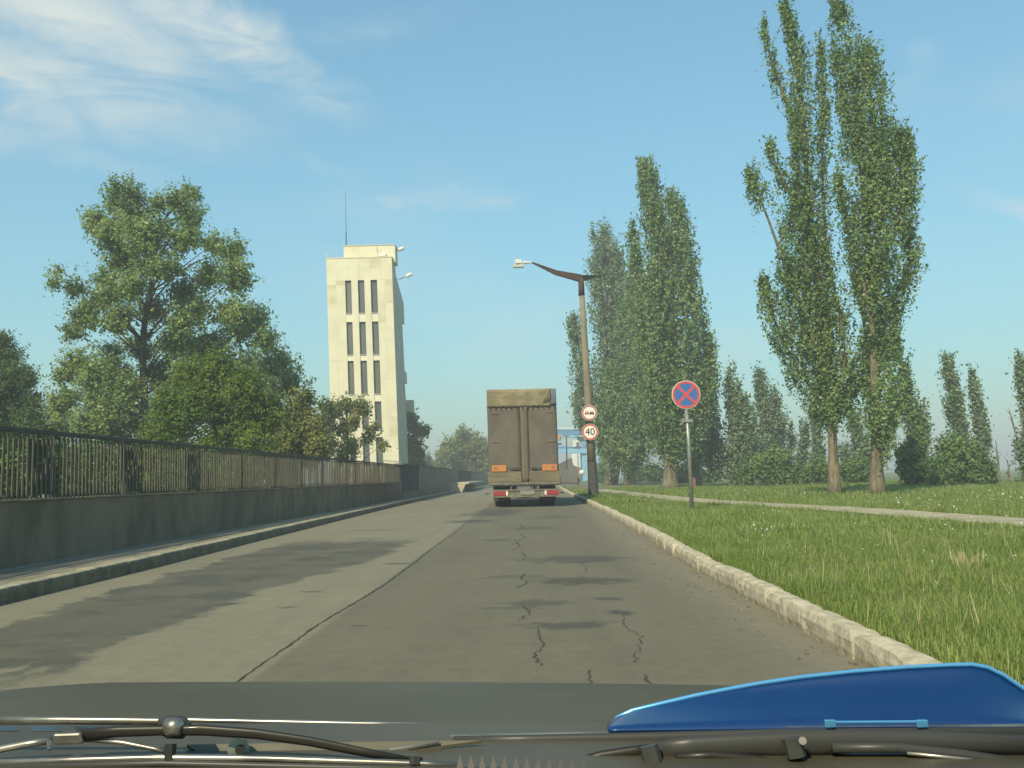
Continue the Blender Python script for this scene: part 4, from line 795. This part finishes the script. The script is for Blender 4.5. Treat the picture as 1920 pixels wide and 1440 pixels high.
sheet(X0, X1-.21, zf, ztt, TRY-.02, 28, 8, .022, M_tarp, 'tarpaulin_flap', edge=lambda i: .045*(i % 2)-.02)
sheet(X1-.20, X1+.0, zf+.05, ztt-.01, TRY-.015, 4, 6, .015, M_tarpside, 'folded_corner')
# creases in the flap's right corner
for k in range(4): tt(MB().tube([(X1-.52+k*.07, TRY-.04, zf+.06+.03*k), (X1-.40+k*.05, TRY-.05, zf+.30), (X1-.25+k*.01, TRY-.04, ztt-.06-.04*k)], [.006, .02, .006], 5)).build('crease', M_tarp, tk, smooth=True)
for i in range(13):
    xx = X0+.10+i*(X1-X0-.2)/12; tt(MB().tube([(xx, TRY-.05, zf+.03), (xx, TRY-.05, zf-.05)], .02, 6)).build('strap_eyelet', M_chassis, tk)
# body walls, roof
tt(MB().box(X0, X0+.03, TRY+.06, TRY+L_, zc, ztt-.03)).build('side_curtain', M_canvas, tk); tt(MB().box(X1-.03, X1, TRY+.06, TRY+L_, zc, ztt-.03)).build('side_curtain', M_tarpside, tk)
tt(MB().box(X0, X1, TRY-.01, TRY+L_, ztt-.028, ztt+.02)).build('roof_tarpaulin', M_tarp, tk, bevel=.03); tt(MB().box(X0, X1, TRY+L_, TRY+L_+.04, zc, ztt)).build('front_wall', M_canvas, tk)
for s_ in (0, 1):
    xa = X0-.005 if s_ == 0 else sR; xb = sL if s_ == 0 else X1+.03
    tt(MB().box(xa-.03*(1-s_), xb, TRY-.03, TRY+.02, zb_+.0, zc+.27)).build('drop_board', M_board, tk, bevel=.01)
tt(MB().box(X0+.05, X1-.05, TRY+.05, TRY+L_, zb_-.12, zc)).build('load_floor', M_chassis, tk)
tt(MB().box(X0-.02, X1+.02, TRY-.04, TRY+.06, zb_-.09, zb_-.005)).build('rear_sill', M_bar, tk, bevel=.01)
tt(MB().box(X0-.01, X1+.01, TRY-.035, TRY+.05, zb_-.13, zb_-.10)).build('sill_gap', M_chassis, tk)
for (a, b) in ((921, 949), (1015, 1044)):
    xa, xb = P_(a)-.0, P_(b)-.02; tt(MB().box(xa, xb, TRY-.06, TRY-.035, 1.30, 1.53)).build('reflector_plate', M_orange, tk)
    tt(MB().disc(((xa+xb)/2+(.12 if a > 1000 else -.12), 1.415), .055, TRY-.066, TRY-.061, 12, r0=.03)).build('reflector_badge', M_board, tk)
for xx, s_ in ((P_(964), -1), (P_(1003), 1)):
    tt(MB().box(xx-.20, xx+.20, TRY-.05, TRY-.03, 1.385, 1.42).box(xx-.05*s_-.07, xx-.05*s_+.07, TRY-.07, TRY-.05, 1.37, 1.435)).build('latch_strap', M_chassis, tk)
for xx in (P_(930), P_(1034)): 
    for zz in (3.42, 2.37): tt(MB().box(xx-.14, xx+.14, TRY-.002, TRY+.012, zz-.022, zz+.022)).build('seam_tape', M_board, tk)
for xx in (P_(972)-.05, P_(992)): tt(MB().box(xx-.03, xx+.03, TRY-.06, TRY-.03, 1.0, 1.08)).build('latch', M_bar, tk)
# underframe
for xx in (-.42, .42): tt(MB().box(tcx+xx-.05, tcx+xx+.05, TRY+.1, TRY+L_, .58, .80)).build('chassis_rail', M_chassis, tk)
bx0, bx1 = P_(921.5), P_(1045)
tt(MB().box(bx0, bx1, TRY-.02, TRY+.10, .36, .42).box(bx0, bx1, TRY-.02, TRY+.10, .59, .64)).build('bumper_beam', M_bar, tk, bevel=.008)
tt(MB().box(bx0+.5, bx1-.5, TRY+.02, TRY+.08, .421, .589)).build('bumper_panel', M_bar, tk)
for (xa, xb, s_) in ((bx0+.02, bx0+.47, 1), (bx1-.45, bx1-.01, -1)):
    tl_ = tt(MB().box(xa, xb, TRY-.04, TRY+.09, .425, .585)).build('tail_light', M_tail, tk, bevel=.01)
    q0 = xb+.005 if s_ > 0 else xa-.075; tt(MB().box(q0, q0+.07, TRY-.04, TRY+.0, .43, .58)).build('reverse_light', M_white, tk)
    for f_ in (.33, .66): xx = xa+(xb-xa)*f_; tt(MB().box(xx-.004, xx+.004, TRY-.045, TRY-.0405, .43, .58)).build('lens_divider', M_chassis, tl_)
tt(MB().box(tcx-.15, tcx+.37, TRY-.035, TRY-.021, .45, .585)).build('number_plate', M_plate, tk)
for xx in (-.28, .25, .42): tt(MB().box(tcx+xx-.025, tcx+xx+.025, TRY+.0, TRY+.05, .64, .79)).build('hanger', M_chassis, tk)
tt(MB().box(tcx-.3, tcx+.3, TRY+.05, TRY+.25, .28, .34)).build('tow_hitch', M_bar, tk, bevel=.01)
tt(MB().box(tcx-.12, tcx+.12, TRY+.4, TRY+.6, .14, .40)).build('differential', mat('blue_grey_steel', (.10, .13, .17), .6), tk, bevel=.05)
def wheel(x, y, w_):
    wm = MB(); wm.v = []; pr = [(-w_/2, .28), (-w_/2, .46), (-w_/2+.03, .50), (w_/2-.03, .50), (w_/2, .46), (w_/2, .28)]; n = 28; v = []
    for i in range(n):
        a = 2*pi*i/n
        for u, r in pr: v.append((x+u, y+r*cos(a), .50+r*sin(a)))
    k = len(pr); f = [(i*k+j, ((i+1) % n)*k+j, ((i+1) % n)*k+j+1, i*k+j+1) for i in range(n) for j in range(k-1)]
    wm.add(v, f); t_ = wm.build('wheel', M_tyre, tk, smooth=False)
    MB().tube([(x-w_/2+.04, y, .5), (x+w_/2-.04, y, .5)], .285, 20).build('rim', M_bar, t_)
for yy in (TRY+1.5, TRY+2.75):
    for xx in (-.99, -.70, .70, .99): wheel(tcx+xx, yy, .26)
for xx in (-1.0, 1.0): wheel(tcx+xx, TRY+L_+1.2, .29)
for xx in (-.85, .85): tt(MB().box(tcx+xx-.30, tcx+xx+.30, TRY+.75, TRY+.77, .22, .82)).build('mud_flap', M_chassis, tk)
tt(MB().tube([(tcx-.9, TRY+1.5, .5), (tcx+.9, TRY+1.5, .5)], .09, 8)).build('axle', M_chassis, tk)
M_cab = mat('cab_paint', (.40, .38, .33), .4, coat=.3)
cy = TRY+L_+.25
MB().prism([(cy, .65), (cy+2.0, .65), (cy+2.05, 1.7), (cy+1.75, 2.85), (cy, 2.9)], tcx-1.15, tcx+1.15, lambda u, v, w_: (w_, u, v)).build('cab', M_cab, tk, bevel=.05)
MB().box(tcx-1.165, tcx-1.152, cy+.75, cy+1.6, 1.75, 2.5).box(tcx+1.152, tcx+1.165, cy+.75, cy+1.6, 1.75, 2.5).build('cab_window', M_frame, tk)
for s_ in (-1, 1): MB().box(tcx+s_*1.38-.07, tcx+s_*1.38+.07, cy+1.5, cy+1.6, 1.9, 2.4).bar((tcx+s_*1.15, cy+1.6, 2.4), (tcx+s_*1.38, cy+1.56, 2.4), .03, .03).build('mirror', M_chassis, tk)
for s_ in (-1, 1): tt(MB().tube([(tcx+s_*1.28, TRY+.3, .50), (tcx+s_*1.40, TRY+.3, .50), (tcx+s_*1.42, TRY+.3, .46)], .02, 6)).build('marker_lamp', M_chassis, tk)
# ------------------------------------------------------------------ blue gantry crane far ahead
GY = 230.0; mpp = GY/F
def gp(px, py, dy=0): return at(px, py, GY+dy)
cr = thing('gantry_crane', (12, GY, 0), 'light blue gantry crane structure far ahead between truck and lamp post', 'crane')
M_cb = mat('crane_light_blue', (.17, .42, .62), .5, c2=(.24, .48, .66), scale=.4); M_cb2 = mat('crane_dark_blue', (.05, .20, .42), .5, c2=(.07, .24, .46), scale=.5); M_pale = mat('crane_pale_blue', (.50, .64, .68), .5); M_or = mat('crane_orange', (.6, .25, .10), .6, c2=(.5, .24, .12), scale=1)
MB().bar(gp(985, 804), gp(1150, 804), 3, .45).build('top_walkway', M_pale, cr); MB().bar(gp(985, 811), gp(1150, 811), 2.2, .95).build('main_girder', M_cb2, cr); MB().bar(gp(985, 819), gp(1150, 818), 3, .6).build('lower_flange', M_cb, cr)
MB().bar(gp(985, 845), gp(1108, 845), 2.2, 1.25).build('cross_beam', M_cb, cr); MB().bar(gp(985, 839), gp(1108, 839), 2.4, .35).build('cross_beam_edge', M_cb2, cr)
for (xa, ya, xb, yb, w_, m_) in [(1096, 826, 1095, 902, 1.3, M_cb), (1086, 818, 1096, 832, 1.0, M_cb2), (1109, 820, 1108, 902, 1.1, M_cb), (1014, 820, 1016, 905, 1.3, M_cb), (1090, 850, 1090, 885, .35, M_cb2)]: MB().bar(gp(xa, ya, .2), gp(xb, yb, .2), w_, w_, up=(0, 1, 0)).build('leg', m_, cr)
for (xa, ya, xb, yb) in [(1081, 850, 1082, 876), (1086.5, 850, 1088, 876), (1101.5, 850, 1103, 900), (1101, 822, 1101, 834)]: MB().tube([gp(xa, ya, -1), gp(xb, yb, -1)], .22, 6).build('white_pipe', M_white, cr)
MB().box(gp(1073, 832)[0], gp(1084, 832)[0], GY-1.6, GY+.5, gp(1078, 838)[2], gp(1078, 826)[2]).build('machine_house', M_white, cr)
MB().box(gp(1080, 834)[0], gp(1084.5, 834)[0], GY-1.7, GY-1.61, gp(1080, 838)[2], gp(1080, 830)[2]).build('machine_house_window', M_frame, cr)
MB().box(gp(1042, 820)[0], gp(1052, 820)[0], GY-1.6, GY+1, gp(1047, 826)[2], gp(1047, 815)[2]).build('operator_cabin', M_or, cr); MB().box(gp(1049, 822)[0], gp(1051, 822)[0], GY-1.7, GY-1.61, gp(1047, 825)[2], gp(1047, 820)[2]).build('cabin_window', M_frame, cr)
MB().bar(gp(1042, 834), gp(1053, 832), 1, .6).build('trolley', M_cb2, cr); q = gp(1084, 811); MB().tube([q, q+(.9, 0, .1)], .35, 8).build('winch', M_white, cr)
for (a, b) in [((1086, 818), (1075, 816)), ((1108, 822), (1122, 850)), ((1122, 850), (1124, 905)), ((1130, 862), (1124, 850)), ((1122, 875), (1134, 880)), ((1118, 868), (1130, 866))]: MB().bar(gp(*a), gp(*b), .4, .35).build('brace', M_cb, cr)
bl = thing('pale_block', tuple(at(1077, 880, 190)), 'narrow pale concrete pier under the crane beam', 'pier'); MB().box(at(1071.5, 865, 190)[0], at(1082, 865, 190)[0], 189, 192, 0, at(1077, 851, 190)[2]).build('shaft', M_white, bl, bevel=.03)
rp = thing('ramp_wall', (8, 140, 0), 'dark sloping concrete wall right of the truck', 'wall')
RY = 140
pts = [(1030, 882), (1047, 871), (1072, 858), (1075, 872), (1084, 876), (1084, 910), (1030, 910)]
MB().prism([(at(a, b, RY)[0], max(at(a, b, RY)[2], -.2)) for a, b in reversed(pts)], RY, RY+14, lambda u, v, w_: (u, w_, v)).build('wall', mat('dark_ramp_concrete', (.14, .13, .105), .9, c2=(.10, .095, .08), scale=.5), rp)
br = thing('barrier_rail', tuple(at(1060, 910, 96)), 'low dark barrier rail across the shoulder right of the truck', 'barrier')
MB().bar(at(1046, 901, 96), at(1084, 901, 96), .12, .14).build('rail', M_bar, br); MB().bar(at(1046, 905.5, 96), at(1084, 906, 96), .1, .16).build('rail', M_rust, br); MB().bar(at(1084, 896, 96), at(1084, 912, 96), .2, .2).build('post', M_rust, br); MB().bar(at(1050, 896, 96), at(1050, 912, 96), .2, .2).build('post', M_rust, br)
dm = thing('pale_drum', tuple(at(1091, 893, 150)), 'small pale round drum between posts under the crane', 'drum')
q = at(1091, 886, 150); MB().tube([q-(0, 0, .42), q-(0, 0, .3), q, q+(0, 0, .3), q+(0, 0, .42)], [.15, .38, .48, .38, .12], 12).build('drum', M_signw, dm, smooth=True); MB().tube([q-(0, 0, 1.2), q-(0, 0, .4)], .1, 6).build('stand', M_rust, dm)
for k, (px, lb) in enumerate([(1083.5, 'thin pale post under the crane, left one of a pair'), (1087, 'thin pale post under the crane, right one of a pair'), (1104, 'thin pale post just left of the lamp post foot')]):
    o = thing('marker_post', tuple(at(px, 902, 150)), lb, 'post', 'pale posts under the crane'); MB().tube([at(px, 905, 150), at(px, 880, 150)], .12, 6).build('shaft', M_ledge, o); MB().box(at(px, 880, 150)[0]-.16, at(px, 880, 150)[0]+.16, 149.85, 150.15, at(px, 881, 150)[2], at(px, 877, 150)[2]).build('cap', M_red if k < 2 else M_white, o)
fl_ = thing('street_lamp', tuple(at(1063, 905, 130)), 'distant thin street lamp with a short crosshead before the crane', 'street lamp')
MB().tube([at(1063, 880, 130), at(1062, 818, 130)], [.12, .07], 6).build('pole', M_rust, fl_); MB().bar(at(1055, 817, 130), at(1069, 817, 130), .2, .12).build('crosshead', M_rust, fl_)
# bent pipe, red marker, pylons near the poplar trunks
bp = thing('bent_pipe', tuple(at(1212, 905, 90)), 'pale bent pipe barrier lying behind the thick poplar trunk', 'pipe')
MB().tube([at(1211, 882, 90), at(1213, 876, 90), at(1218, 873, 90), at(1228, 875, 90), at(1250, 884, 90), at(1272, 893, 90)], .09, 8).build('pipe', M_ledge, bp, smooth=True); MB().tube([at(1262, 888, 90), at(1262, 905, 90)], .09, 6).build('stake', M_ledge, bp); MB().tube([at(1246, 879, 92), at(1262, 888, 92)], .07, 6).build('pipe', M_ledge, bp)
rm = thing('marker_stone', tuple(at(1290, 915, 60)), 'small reddish marker stone by the foot of the thin sign post', 'marker')
MB().box(at(1299, 900, 60)[0], at(1304, 900, 60)[0], 60, 60.2, 0, at(1300, 896, 60)[2]).build('block', mat('brick_red', (.32, .10, .08), .9, c2=(.24, .09, .07), scale=6), rm, bevel=.02)
def pylon(px, py, by, Y, lb):
    o = thing('power_pylon', tuple(at(px, by, Y)), lb, 'pylon', 'distant power pylons'); a = at(px, by, Y); t = at(px, py, Y); h = t[2]-a[2]; w_ = h*.09; mb = MB()
    for s_ in (-1, 1):
        for r_ in (-1, 1): mb.bar(a+(s_*w_, r_*w_, 0), t, .25, .25)
    mb.build('mast', M_steel, o); m2 = MB()
    for f_ in (.72, .86): c_ = a+(t-a)*f_; m2.bar(c_-(h*.16, 0, 0), c_+(h*.16, 0, 0), .25, .25)
    m2.build('crossarms', M_steel, o)
pylon(1233, 838, 888, 500, 'distant power pylon seen between the poplar trunks of the group'); pylon(1135, 852, 888, 700, 'distant power pylon just right of the lamp post')
# ------------------------------------------------------------------ the car the photograph is taken from
car = thing('car', (0, .2, 0), 'grey car seen from its own windscreen, bonnet and wipers along the bottom', 'car')
M_paint = mat('grey_green_paint', (.090, .080, .047), .5, .0, c2=(.075, .066, .040), scale=3, coat=.0, spec=.22)
M_plast = mat('black_plastic', (.022, .024, .022), .45, c2=(.035, .036, .03), scale=9, bump=.2, bscale=120, bdist=.002); M_chr = mat('worn_metal', (.42, .40, .34), .34, .8, c2=(.20, .19, .16), scale=20)
M_sat = mat('satin_black_metal', (.035, .033, .027), .4, .3, coat=.1)
M_seal = mat('rubber_seal', (.05, .05, .045), .4)
M_bluew = mat('blue_anodised', (.003, .034, .135), .36, .2, c2=(.003, .042, .155), scale=6, coat=.3, spec=.6); M_bluee = mat('blue_polished_edge', (.14, .46, .78), .22, .5, coat=.6, spec=.7)
# bonnet: lofted sheet, edge to edge
nu, nv = 36, 26; v = []
def hoodz(x, t):   # t 0 rear .. 1 front
    y = .64+t*1.0
    ytop = .861-.026*x
    return ytop+0.002-0.055*t-0.09*t**2-(.12*max(0, abs(x)-.66)**1.5*3)
for j in range(nv+1):
    t = j/nv
    for i in range(nu+1):
        x = -.74+1.48*i/nu; y = .655+t*1.0+.035*(1-(x/.74)**2)*(1 if t > .5 else .6) ; v.append((x, y, hoodz(x, t)))
f = [(j*(nu+1)+i, j*(nu+1)+i+1, (j+1)*(nu+1)+i+1, (j+1)*(nu+1)+i) for j in range(nv) for i in range(nu)]
hood = MB().add(v, f).build('bonnet', M_paint, car, smooth=True); so = hood.modifiers.new('solidify', 'SOLIDIFY'); so.thickness = .012; so.offset = -1
# body sides, roof, pillars, doors, wheels (so the car is a car from outside too)
for s_ in (-1, 1):
    MB().prism([(-1.4, .25), (.55, .25), (.55, .6), (1.0, .72), (1.35, .6), (1.4, .3), (1.7, .3), (1.72, .66), (.66, .84), (-1.3, .88), (-1.45, .6)], s_*.742, s_*.80, lambda u, v, w_: (w_, u, v)).build('body_side', M_paint, car)
    MB().bar((s_*.70, .78, .85), (s_*.56, .0, 1.36), .05, .05).build('windscreen_pillar', M_paint, car); MB().bar((s_*.72, -.45, .88), (s_*.58, -.40, 1.36), .06, .05).build('door_pillar', M_paint, car); MB().bar((s_*.70, -1.4, .88), (s_*.55, -1.1, 1.36), .06, .05).build('rear_pillar', M_paint, car)
    MB().box(s_*.64-.09, s_*.64+.09, 1.70, 1.735, .50, .64).build('headlight', M_white, car, bevel=.01)
    for yy in (1.15, -1.0): MB().tube([(s_*.66, yy, .29), (s_*.83, yy, .29)], .29, 24).build('wheel', M_tyre, car)
MB().box(-.60, .60, -1.15, -.02, 1.365, 1.40).build('roof', M_paint, car, bevel=.015)
MB().box(-.742, .742, 1.66, 1.73, .28, .64).build('front_bumper', M_plast, car, bevel=.02)
MB().box(-.742, .742, -1.45, .50, .20, .28).build('floor_pan', M_plast, car)
MB().box(-.70, .70, .24, .50, .50, .78).build('dashboard', M_plast, car, bevel=.03)
MB().box(-.73, .73, .50, .665, .60, .800).build('cowl_panel', M_plast, car)
def cp(px, py, d): return at(px, py, d)
# trapezoid with the cowl's reflection put into its colour, and cap
def quadpx(name, pts, th, m_, par_=car, bevel=0.0):
    P = [cp(*q) for q in pts]; k = len(P); nn = np.cross(P[1]-P[0], P[2]-P[0]); nn /= np.linalg.norm(nn); nn *= -1 if nn[1] > 0 else 1
    return MB().add(P+[p-nn*th for p in P], [tuple(range(k)), tuple(range(2*k-1, k-1, -1))]+[((i+1) % k, i, k+i, k+(i+1) % k) for i in range(k)]).build(name, m_, par_, bevel=bevel)
MB().tube([cp(x, y, .648) for x, y in [(-60, 1347), (365, 1350), (700, 1357), (960, 1365), (1200, 1372), (1500, 1378), (2000, 1372)]], .0016, 8).build('bonnet_edge_highlight', M_chr, car, smooth=True)  # bright metal tube stands for the highlight on the bonnet's rear edge
MB().add([cp(x, y, d) for y, d in ((1356, .63), (1480, .50)) for x in (-150, 2100)], [(0, 1, 3, 2)]).build('scuttle_tray', mat('scuttle_dark', (.055, .048, .030), .5, c2=(.085, .075, .045), scale=6, spec=.5), car)
quadpx('scuttle_reflection', [(560, 1392, .575), (905, 1388, .575), (830, 1398, .57), (640, 1424, .565), (380, 1416, .565), (350, 1396, .57)], .002, mat('scuttle_sheen', (.12, .11, .075), .4, .2, c2=(.16, .145, .10), scale=12), bevel=.0)  # lighter tone is the cowl's metallic reflection, painted on
MB().tube([cp(447, 1405, .562), cp(447, 1405, .554)], .0062, 16).build('washer_nozzle', M_chr, car, smooth=False); MB().tube([cp(450, 1406, .5535), cp(450, 1406, .551)], .0028, 12).build('nozzle_hole', M_plast, car)
# intake grille teeth
mb = MB()
for k in range(12):
    x = 862+k*21; a, b, c_ = cp(x, 1415+k*.6, .525), cp(x-10, 1456, .52), cp(x+11, 1456, .52); d = cp(x+2, 1450, .545); mb.add([a, b, c_, d], [(0, 1, 2), (0, 2, 3), (0, 3, 1), (1, 3, 2)])
mb.build('intake_grille', M_seal, car)
# left wiper
wl = MB().tube([cp(x, y, .55) for x, y in [(-60, 1352), (120, 1351), (300, 1353), (345, 1356)]], .0024, 8, flat=.7).build('left_wiper_arm', M_chr, car, smooth=True)
MB().tube([cp(x, y, .548) for x, y in [(300, 1356), (318, 1352), (342, 1353), (352, 1362), (340, 1375), (318, 1374), (304, 1364)]], .0034, 8).build('arm_hinge', M_seal, wl, smooth=True)
MB().tube([cp(306, 1357, .548), cp(318, 1364, .544), cp(332, 1362, .543), cp(344, 1354, .545)], [.002, .0052, .0055, .002], 12, flat=.8).build('hinge_cap', M_chr, wl, smooth=True)
MB().tube([cp(x, y, .545) for x, y in [(-60, 1418), (0, 1405), (50, 1395), (95, 1388)]], .0022, 8).build('blade_bow', M_chr, wl, smooth=True)
MB().tube([cp(x, y, .545) for x, y in [(150, 1378), (220, 1372), (300, 1370), (380, 1369), (480, 1376), (580, 1390), (680, 1410), (780, 1428)]], [.0036, .0034, .003, .0034, .0032, .003, .0028, .0022], 8, flat=.6).build('blade_bow', M_sat, wl, smooth=True)
MB().tube([cp(x, y, .547) for x, y in [(155, 1386), (230, 1392), (290, 1404), (318, 1412)]], .0016, 6).build('blade_yoke', M_chr, wl, smooth=True)
quadpx('blade_clip', [(98, 1376, .54), (150, 1374, .54), (156, 1394, .54), (148, 1396, .54), (100, 1398, .54)], .004, M_chr, wl, .0012)
MB().tube([cp(92, 1390, .542), cp(94, 1406, .54)], .0014, 6).build('claw', M_chr, wl); MB().tube([cp(320, 1395, .542), cp(318, 1428, .54)], .0034, 8).build('claw', M_plast, wl); MB().tube([cp(780, 1420, .542), cp(778, 1436, .54)], .004, 8).build('claw', M_plast, wl)
MB().tube([cp(x, y, .54) for x, y in [(-60, 1432), (150, 1424), (300, 1420), (500, 1422), (800, 1432), (860, 1436)]], .0019, 8).build('blade_rubber', M_chr, wl, smooth=True)
MB().tube([cp(x, y, .538) for x, y in [(-60, 1441), (300, 1431), (800, 1443), (860, 1447)]], .0020, 8).build('blade_backing', M_seal, wl, smooth=True)
for k, (a, b) in enumerate([(-10, 30), (55, 110), (138, 192)]): quadpx('bright_gap_plate', [(a, 1362, .556), (b, 1362, .556), (b+6, 1370, .554), (a+6, 1370, .554)], .001, M_chr, wl)  # bright plates added to stand for the white gaps below the arm
# right wiper
wr = MB().tube([cp(x, y, .60) for x, y in [(822, 1389), (850, 1383), (960, 1381), (1200, 1376), (1400, 1370), (1500, 1367), (1700, 1366), (2000, 1362)]], .0021, 8).build('right_wiper_arm', M_chr, car, smooth=True)
MB().tube([cp(x, y, .57) for x, y in [(730, 1407), (780, 1400), (822, 1391)]], .0012, 6).build('arm_tip', M_chr, wr)
MB().tube([cp(x, y, .592) for x, y in [(850, 1394), (1000, 1391), (1200, 1387), (1500, 1380), (2000, 1376)]], .0048, 8, flat=.6).build('blade_backing', M_seal, wr, smooth=True)
MB().tube([cp(x, y, .56) for x, y in [(1040, 1452), (1080, 1432), (1130, 1418), (1190, 1409), (1230, 1405)]], .0036, 8, flat=.7).build('blade_bow', M_sat, wr, smooth=True)
MB().tube([cp(x, y, .56) for x, y in [(1225, 1409), (1300, 1402), (1420, 1396), (1500, 1394), (1600, 1390), (1760, 1392), (1960, 1398)]], [.006, .0072, .0072, .008, .007, .0065, .006], 10, flat=.6).build('blade_bridge', M_seal, wr, smooth=True)
MB().tube([cp(x, y, .555) for x, y in [(1265, 1420), (1330, 1416), (1420, 1424), (1500, 1440)]], .0026, 6).build('blade_yoke', M_sat, wr, smooth=True)
MB().tube([cp(x, y, .555) for x, y in [(1560, 1402), (1680, 1402), (1800, 1414), (1960, 1438)]], .0030, 6).build('blade_yoke', M_seal, wr, smooth=True)
MB().tube([cp(x, y, .553) for x, y in [(1700, 1412), (1800, 1422), (1960, 1442)]], .0012, 6).build('blade_rubber', M_chr, wr, smooth=True)
for x, y in ((1222, 1412), (1490, 1398)): MB().tube([cp(x-6, y-14, .55), cp(x+4, y+22, .548)], .0055, 8).build('claw', M_seal, wr)
MB().tube([cp(1505, 1389, .545), cp(1505, 1389, .541)], .0022, 10).build('rivet', M_chr, wr)
# blue aerofoil clipped to the right wiper arm
top = [(1140, 1362), (1158, 1344), (1185, 1332), (1240, 1319), (1300, 1305), (1360, 1293), (1420, 1282), (1500, 1270), (1600, 1259), (1700, 1251), (1780, 1247), (1822, 1246), (1850, 1251), (1880, 1265), (1920, 1292), (1990, 1345)]
P = [cp(x, y, .640) for x, y in top]; B = [cp(x, 1367-(x-1140)*.006, .598) for x, y in top]; v = []; rowsn = 6
for j in range(rowsn+1):
    t = j/rowsn
    for i in range(len(P)): q = B[i]*(1-t)+P[i]*t; q = q+np.array([0, .022*sin(pi*t)**.9*.45, .0]); v.append(q)
kk = len(P); f = [(j*kk+i, j*kk+i+1, (j+1)*kk+i+1, (j+1)*kk+i) for j in range(rowsn) for i in range(kk-1)]
sp_ = MB().add(v, f).build('wiper_aerofoil', M_bluew, car, smooth=True); so = sp_.modifiers.new('solidify', 'SOLIDIFY'); so.thickness = .002
MB().tube(P, [.0008, .0011, .0014]+[.0015]*(len(P)-4)+[.001], 8).build('polished_edge', M_bluee, sp_, smooth=True)
MB().tube([cp(1556, 1354, .592), cp(1730, 1353, .592)], .0008, 6).build('clamp_rod', M_bluee, sp_)
for x in (1547, 1720): quadpx('clamp_tab', [(x, 1350, .588), (x+20, 1350, .588), (x+22, 1364, .588), (x+1, 1365, .588)], .002, M_bluee, sp_, .0006)
